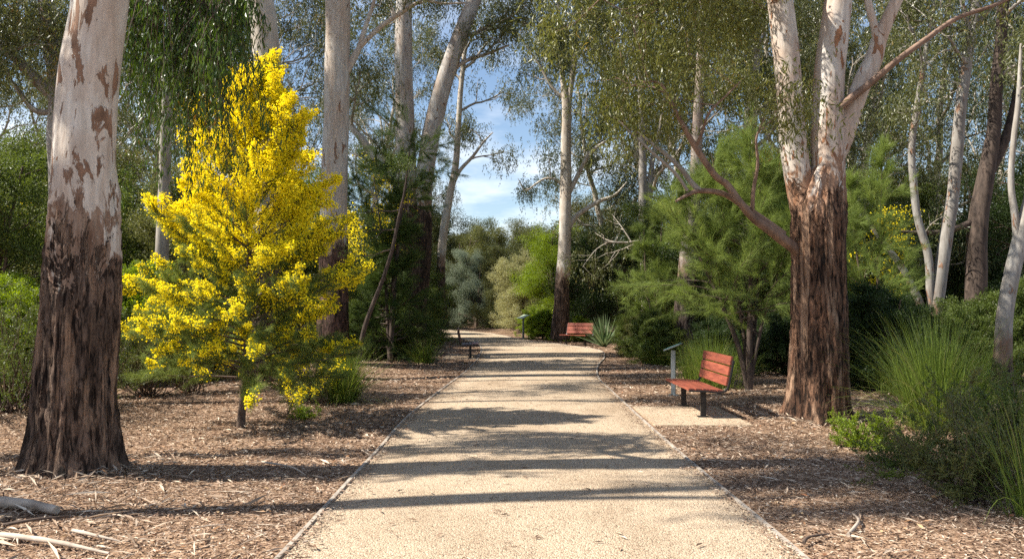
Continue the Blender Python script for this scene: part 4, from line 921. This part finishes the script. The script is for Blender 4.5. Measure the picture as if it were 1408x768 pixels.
tag(ch.build('wood_chips', M['chips']), 'loose wood chips scattered over the mulch', kind='stuff')
ch = MB()
x, y = mask_pts(1500, -8, 8, 4, 9); flat_chips(ch, x, y, .17, .016, .08, .02, .02)
x, y = mask_pts(900, -14, 14, 9, 18); flat_chips(ch, x, y, .16, .018, .08, .02, .02)
x = rng.uniform(-6, -2, 260); y = rng.uniform(4.2, 6.6, 260); flat_chips(ch, x, y, .30, .02, .06, .03, .03)
for bb, n_ in ((b1, 420), (b2, 420)):
    a_ = rng.uniform(0, 6.283, n_); r_ = .42+np.abs(rng.normal(size=n_))*.35; flat_chips(ch, bb[0]+np.cos(a_)*r_, bb[1]+np.sin(a_)*r_, .13, .016, .3, .015, .05)
tag(ch.build('bark_strips', chips_mat('bark_strips', [(0, (.22, .15, .10)), (.5, (.42, .31, .22)), (1, (.66, .56, .44))])), 'pale shed bark strips lying on the mulch', kind='stuff')
ch = MB()
x, y = mask_pts(5000, -14, 14, 4, 20); flat_chips(ch, x, y, .05, .018, .3, .02, .02)
tag(ch.build('dry_leaves', M['dryleaf']), 'fallen dry gum leaves on the mulch', kind='stuff')
# twigs and grit on the path
ch = MB(); n = 900; y = 4.3+rng.random(n)**1.6*16; x = edge_x(le, y)+rng.random(n)*(edge_x(re, y)-edge_x(le, y)); az = rng.normal(size=n)*.5
p = np.stack([x, y, np.full(n, .036)], -1); ch.leaves(p, np.stack([np.cos(az), np.sin(az), 0*az], -1), rng.uniform(.03, .12, n), .006, .02, side=np.array([0, 0, 1.])+rng.normal(size=(n, 3))*.1)
for (nn_, LL_, WW_) in ((260, .09, .018),):
    y = 4.5+rng.random(nn_)*18; u = rng.beta(.6, .6, nn_); x = edge_x(le, y)+(.05+.9*u)*(edge_x(re, y)-edge_x(le, y)); az = rng.uniform(0, 6.28, nn_)
    ch.leaves(np.stack([x, y, np.full(nn_, .036)], -1), np.stack([np.cos(az), np.sin(az), 0*az+.05], -1), LL_*rng.uniform(.6, 1.3, nn_), WW_, .08, side=np.array([0, 0, 1.])+rng.normal(size=(nn_, 3))*.2)
n = 7000; y = 4.3+rng.random(n)*14; u = rng.beta(.45, .45, n); x = edge_x(le, y)+(.03+.94*u)*(edge_x(re, y)-edge_x(le, y)); az = rng.uniform(0, 6.28, n)
p = np.stack([x, y, np.full(n, .034)], -1); ch.leaves(p, np.stack([np.cos(az), np.sin(az), 0*az], -1), rng.uniform(.008, .025, n), .007, .1, side=np.array([0, 0, 1.])+rng.normal(size=(n, 3))*.1)
k = 420; x = 1.9+rng.random(k)**.8*1.25; y = 10.5+rng.random(k)*1.9; az = rng.uniform(0, 6.28, k)
ch.leaves(np.stack([x, y, np.full(k, .024)], -1), np.stack([np.cos(az), np.sin(az), 0*az+.03], -1), rng.uniform(.015, .06, k), .01, .05, side=np.array([0, 0, 1.])+rng.normal(size=(k, 3))*.15)
for E, sg in ((le, 1), (re, -1)):
    k = 2600; y = 4.3+rng.random(k)**1.3*22; x = edge_x(E, y)+sg*(.015+np.abs(rng.normal(size=k))*.07); az = rng.uniform(0, 6.28, k)
    ch.leaves(np.stack([x, y, np.full(k, .03)], -1), np.stack([np.cos(az), np.sin(az), rng.random(k)*.3], -1), rng.uniform(.02, .06, k), .011, .05, side=np.array([0, 0, 1.])+rng.normal(size=(k, 3))*.3)
tag(ch.build('path_litter', M['chips']), 'small twigs and chips strewn on the gravel', kind='stuff')
def branch(label, pts, rad, mat='log', name='fallen_branch', sides=12, forks=()):
    pts = np.array(pts, float); pts[:, 2] += gh(pts[:, 0], pts[:, 1]); m = MB(); b = pts[0].copy()
    n = max(12, int(np.linalg.norm(pts[-1]-pts[0])/.03)); q = spline(np.hstack([pts-b, np.array(rad)[:, None]]), n)
    m.tube(q[:, :3], q[:, 3], sides, lambda th, z, r: r*.25*(vnoise(np.stack([np.cos(th)*2, np.sin(th)*2, np.arange(n)[:, None]*.35+0*th], -1), 3)-.5), cap=True)
    for f in forks:
        f = np.array(f, float); f[:, 2] += gh(f[:, 0], f[:, 1]); m.tube(spline(f-b, 8), np.linspace(rad[0]*.45, .004, 8), 6, cap=True)
    o = m.build(name, M[mat]); o.location = b; tag(o, label, 'branch')
a, c = G(-15, 706), G(78, 712)
branch('pale weathered fallen branch poking in at the bottom left', [(a[0]-.5, a[1]+.1, .04), (a[0], a[1], .045), ((a[0]+c[0])/2, a[1]-.02, .05), (c[0], c[1], .045)], [.045, .045, .04, .032])
def st(px1, py1, px2, py2, r, label, nm='stick', mat='log'):
    a, c = G(px1, py1), G(px2, py2); mid = (a+c)/2+rng.normal(size=3)*.04
    branch(label, [(a[0], a[1], .03), (mid[0], mid[1], .045), (c[0], c[1], .025)], [r, r*.8, r*.4], mat, nm, 8)
st(0, 738, 150, 764, .022, 'long dry stick along the bottom left corner')
st(5, 728, 95, 716, .013, 'thin dark stick just below the pale fallen branch', mat='twig')
st(100, 735, 165, 748, .014, 'thin curved stick right of the pale fallen branch')
st(1166, 742, 1172, 712, .014, 'short pale stick standing out on the bottom right mulch')
st(1105, 752, 1140, 738, .013, 'short dark stick beside the right path edge', mat='twig')
st(360, 640, 420, 656, .010, 'slim dry stick in the left mulch near the path')

# ================================================================== off-frame trees whose shade falls in the view
rng = np.random.default_rng(77)
OF = 'slim gums just outside the left of the view'
gD = proto_gum(104, 16, .66, 1.9); rng = np.random.default_rng(78)
gD.location = (-6.6, 5.35, 0); gD.scale = (.75, .75, 1); gD['group'] = OF; gD['label'] = 'slim high-crowned gum just outside the left of the view'
for x, y, sx, sz in ((-7.3, 5.85, .55, 1.05), (-13, 22.5, .6, 1.1), (-9.4, 12.3, .5, 1.25), (-11.2, 15.2, .5, 1.3), (-12.9, 18.4, .5, 1.3)):
    dup(gD, (x, y, 0), rng.uniform(0, 6.28), (sx, sx, sz), gD['label'], None, OF)
for x, y, sx, sy, sz in ((-6.6, 6.95, .5, .32, 1.25), (-7.2, 7.95, .5, .30, 1.35)):
    dup(SO, (x, y, 0), 0, (sx, sy, sz), 'narrow she-oak just outside the left of the view', None, 'narrow she-oaks just outside the left of the view')

# ================================================================== LIGHT, SKY, CAMERA
w = bpy.data.worlds.new('World'); bpy.context.scene.world = w; w.use_nodes = True; nt = w.node_tree; nt.nodes.clear()
out = nt.nodes.new('ShaderNodeOutputWorld'); bg = nt.nodes.new('ShaderNodeBackground'); sky = nt.nodes.new('ShaderNodeTexSky')
sky.sky_type = 'NISHITA'; sky.sun_disc = False; sky.sun_elevation = SUN_EL; sky.sun_rotation = math.atan2(SUN_DIR[0], SUN_DIR[1]); sky.air_density = 1.0; sky.dust_density = .6; sky.ozone_density = 1.5
tc = nt.nodes.new('ShaderNodeTexCoord'); mp = nt.nodes.new('ShaderNodeMapping'); mp.inputs['Scale'].default_value = (1.6, 1.6, 5.5); mp.inputs['Location'].default_value = (.35, .2, .1)
no = nt.nodes.new('ShaderNodeTexNoise'); no.inputs['Scale'].default_value = 2.2; no.inputs['Detail'].default_value = 8; no.inputs['Roughness'].default_value = .58
rp = nt.nodes.new('ShaderNodeValToRGB'); rp.color_ramp.elements[0].position = .46; rp.color_ramp.elements[1].position = .64
mx = nt.nodes.new('ShaderNodeMixRGB'); mx.inputs[2].default_value = (8.2, 8.4, 8.7, 1)
L = nt.links.new
L(tc.outputs['Generated'], mp.inputs[0]); L(mp.outputs[0], no.inputs['Vector']); L(no.outputs['Fac'], rp.inputs[0])
se = nt.nodes.new('ShaderNodeSeparateXYZ'); L(tc.outputs['Generated'], se.inputs[0])
mr = nt.nodes.new('ShaderNodeMapRange'); mr.inputs['From Min'].default_value = .05; mr.inputs['From Max'].default_value = .30; mr.inputs['To Min'].default_value = 1.0; mr.inputs['To Max'].default_value = .25; L(se.outputs[2], mr.inputs[0])
mu = nt.nodes.new('ShaderNodeMath'); mu.operation = 'MULTIPLY'; L(rp.outputs[0], mu.inputs[0]); L(mr.outputs[0], mu.inputs[1])
L(mu.outputs[0], mx.inputs[0]); L(sky.outputs[0], mx.inputs[1]); L(mx.outputs[0], bg.inputs[0]); bg.inputs[1].default_value = .085; L(bg.outputs[0], out.inputs[0])

sl = bpy.data.lights.new('sun', 'SUN'); sl.energy = 5.0; sl.angle = math.radians(.53); sl.color = (1.0, .94, .84)
so = bpy.data.objects.new('sun', sl); C.objects.link(so)
sd = Vector((SUN_DIR[0]*math.cos(SUN_EL), SUN_DIR[1]*math.cos(SUN_EL), math.sin(SUN_EL)))
so.rotation_euler = sd.to_track_quat('Z', 'Y').to_euler(); so.location = (-20, 5, 30)
cam = bpy.data.cameras.new('camera'); cam.lens = 28; cam.sensor_width = 36; cam.clip_end = 2000; cam.clip_start = .05
co = bpy.data.objects.new('camera', cam); C.objects.link(co); co.location = (0, 0, EYE); co.rotation_euler = (math.pi/2+PITCH, 0, 0)
sc = bpy.context.scene; sc.camera = co
sc.view_settings.view_transform = 'Standard'; sc.view_settings.look = 'None'; sc.view_settings.gamma = 1; sc.view_settings.exposure = 1.05
sc.render.engine = 'CYCLES'; sc.cycles.max_bounces = 6; sc.cycles.diffuse_bounces = 3; sc.cycles.transmission_bounces = 3; sc.cycles.glossy_bounces = 2
sc.cycles.use_denoising = False; sc.cycles.adaptive_threshold = .02
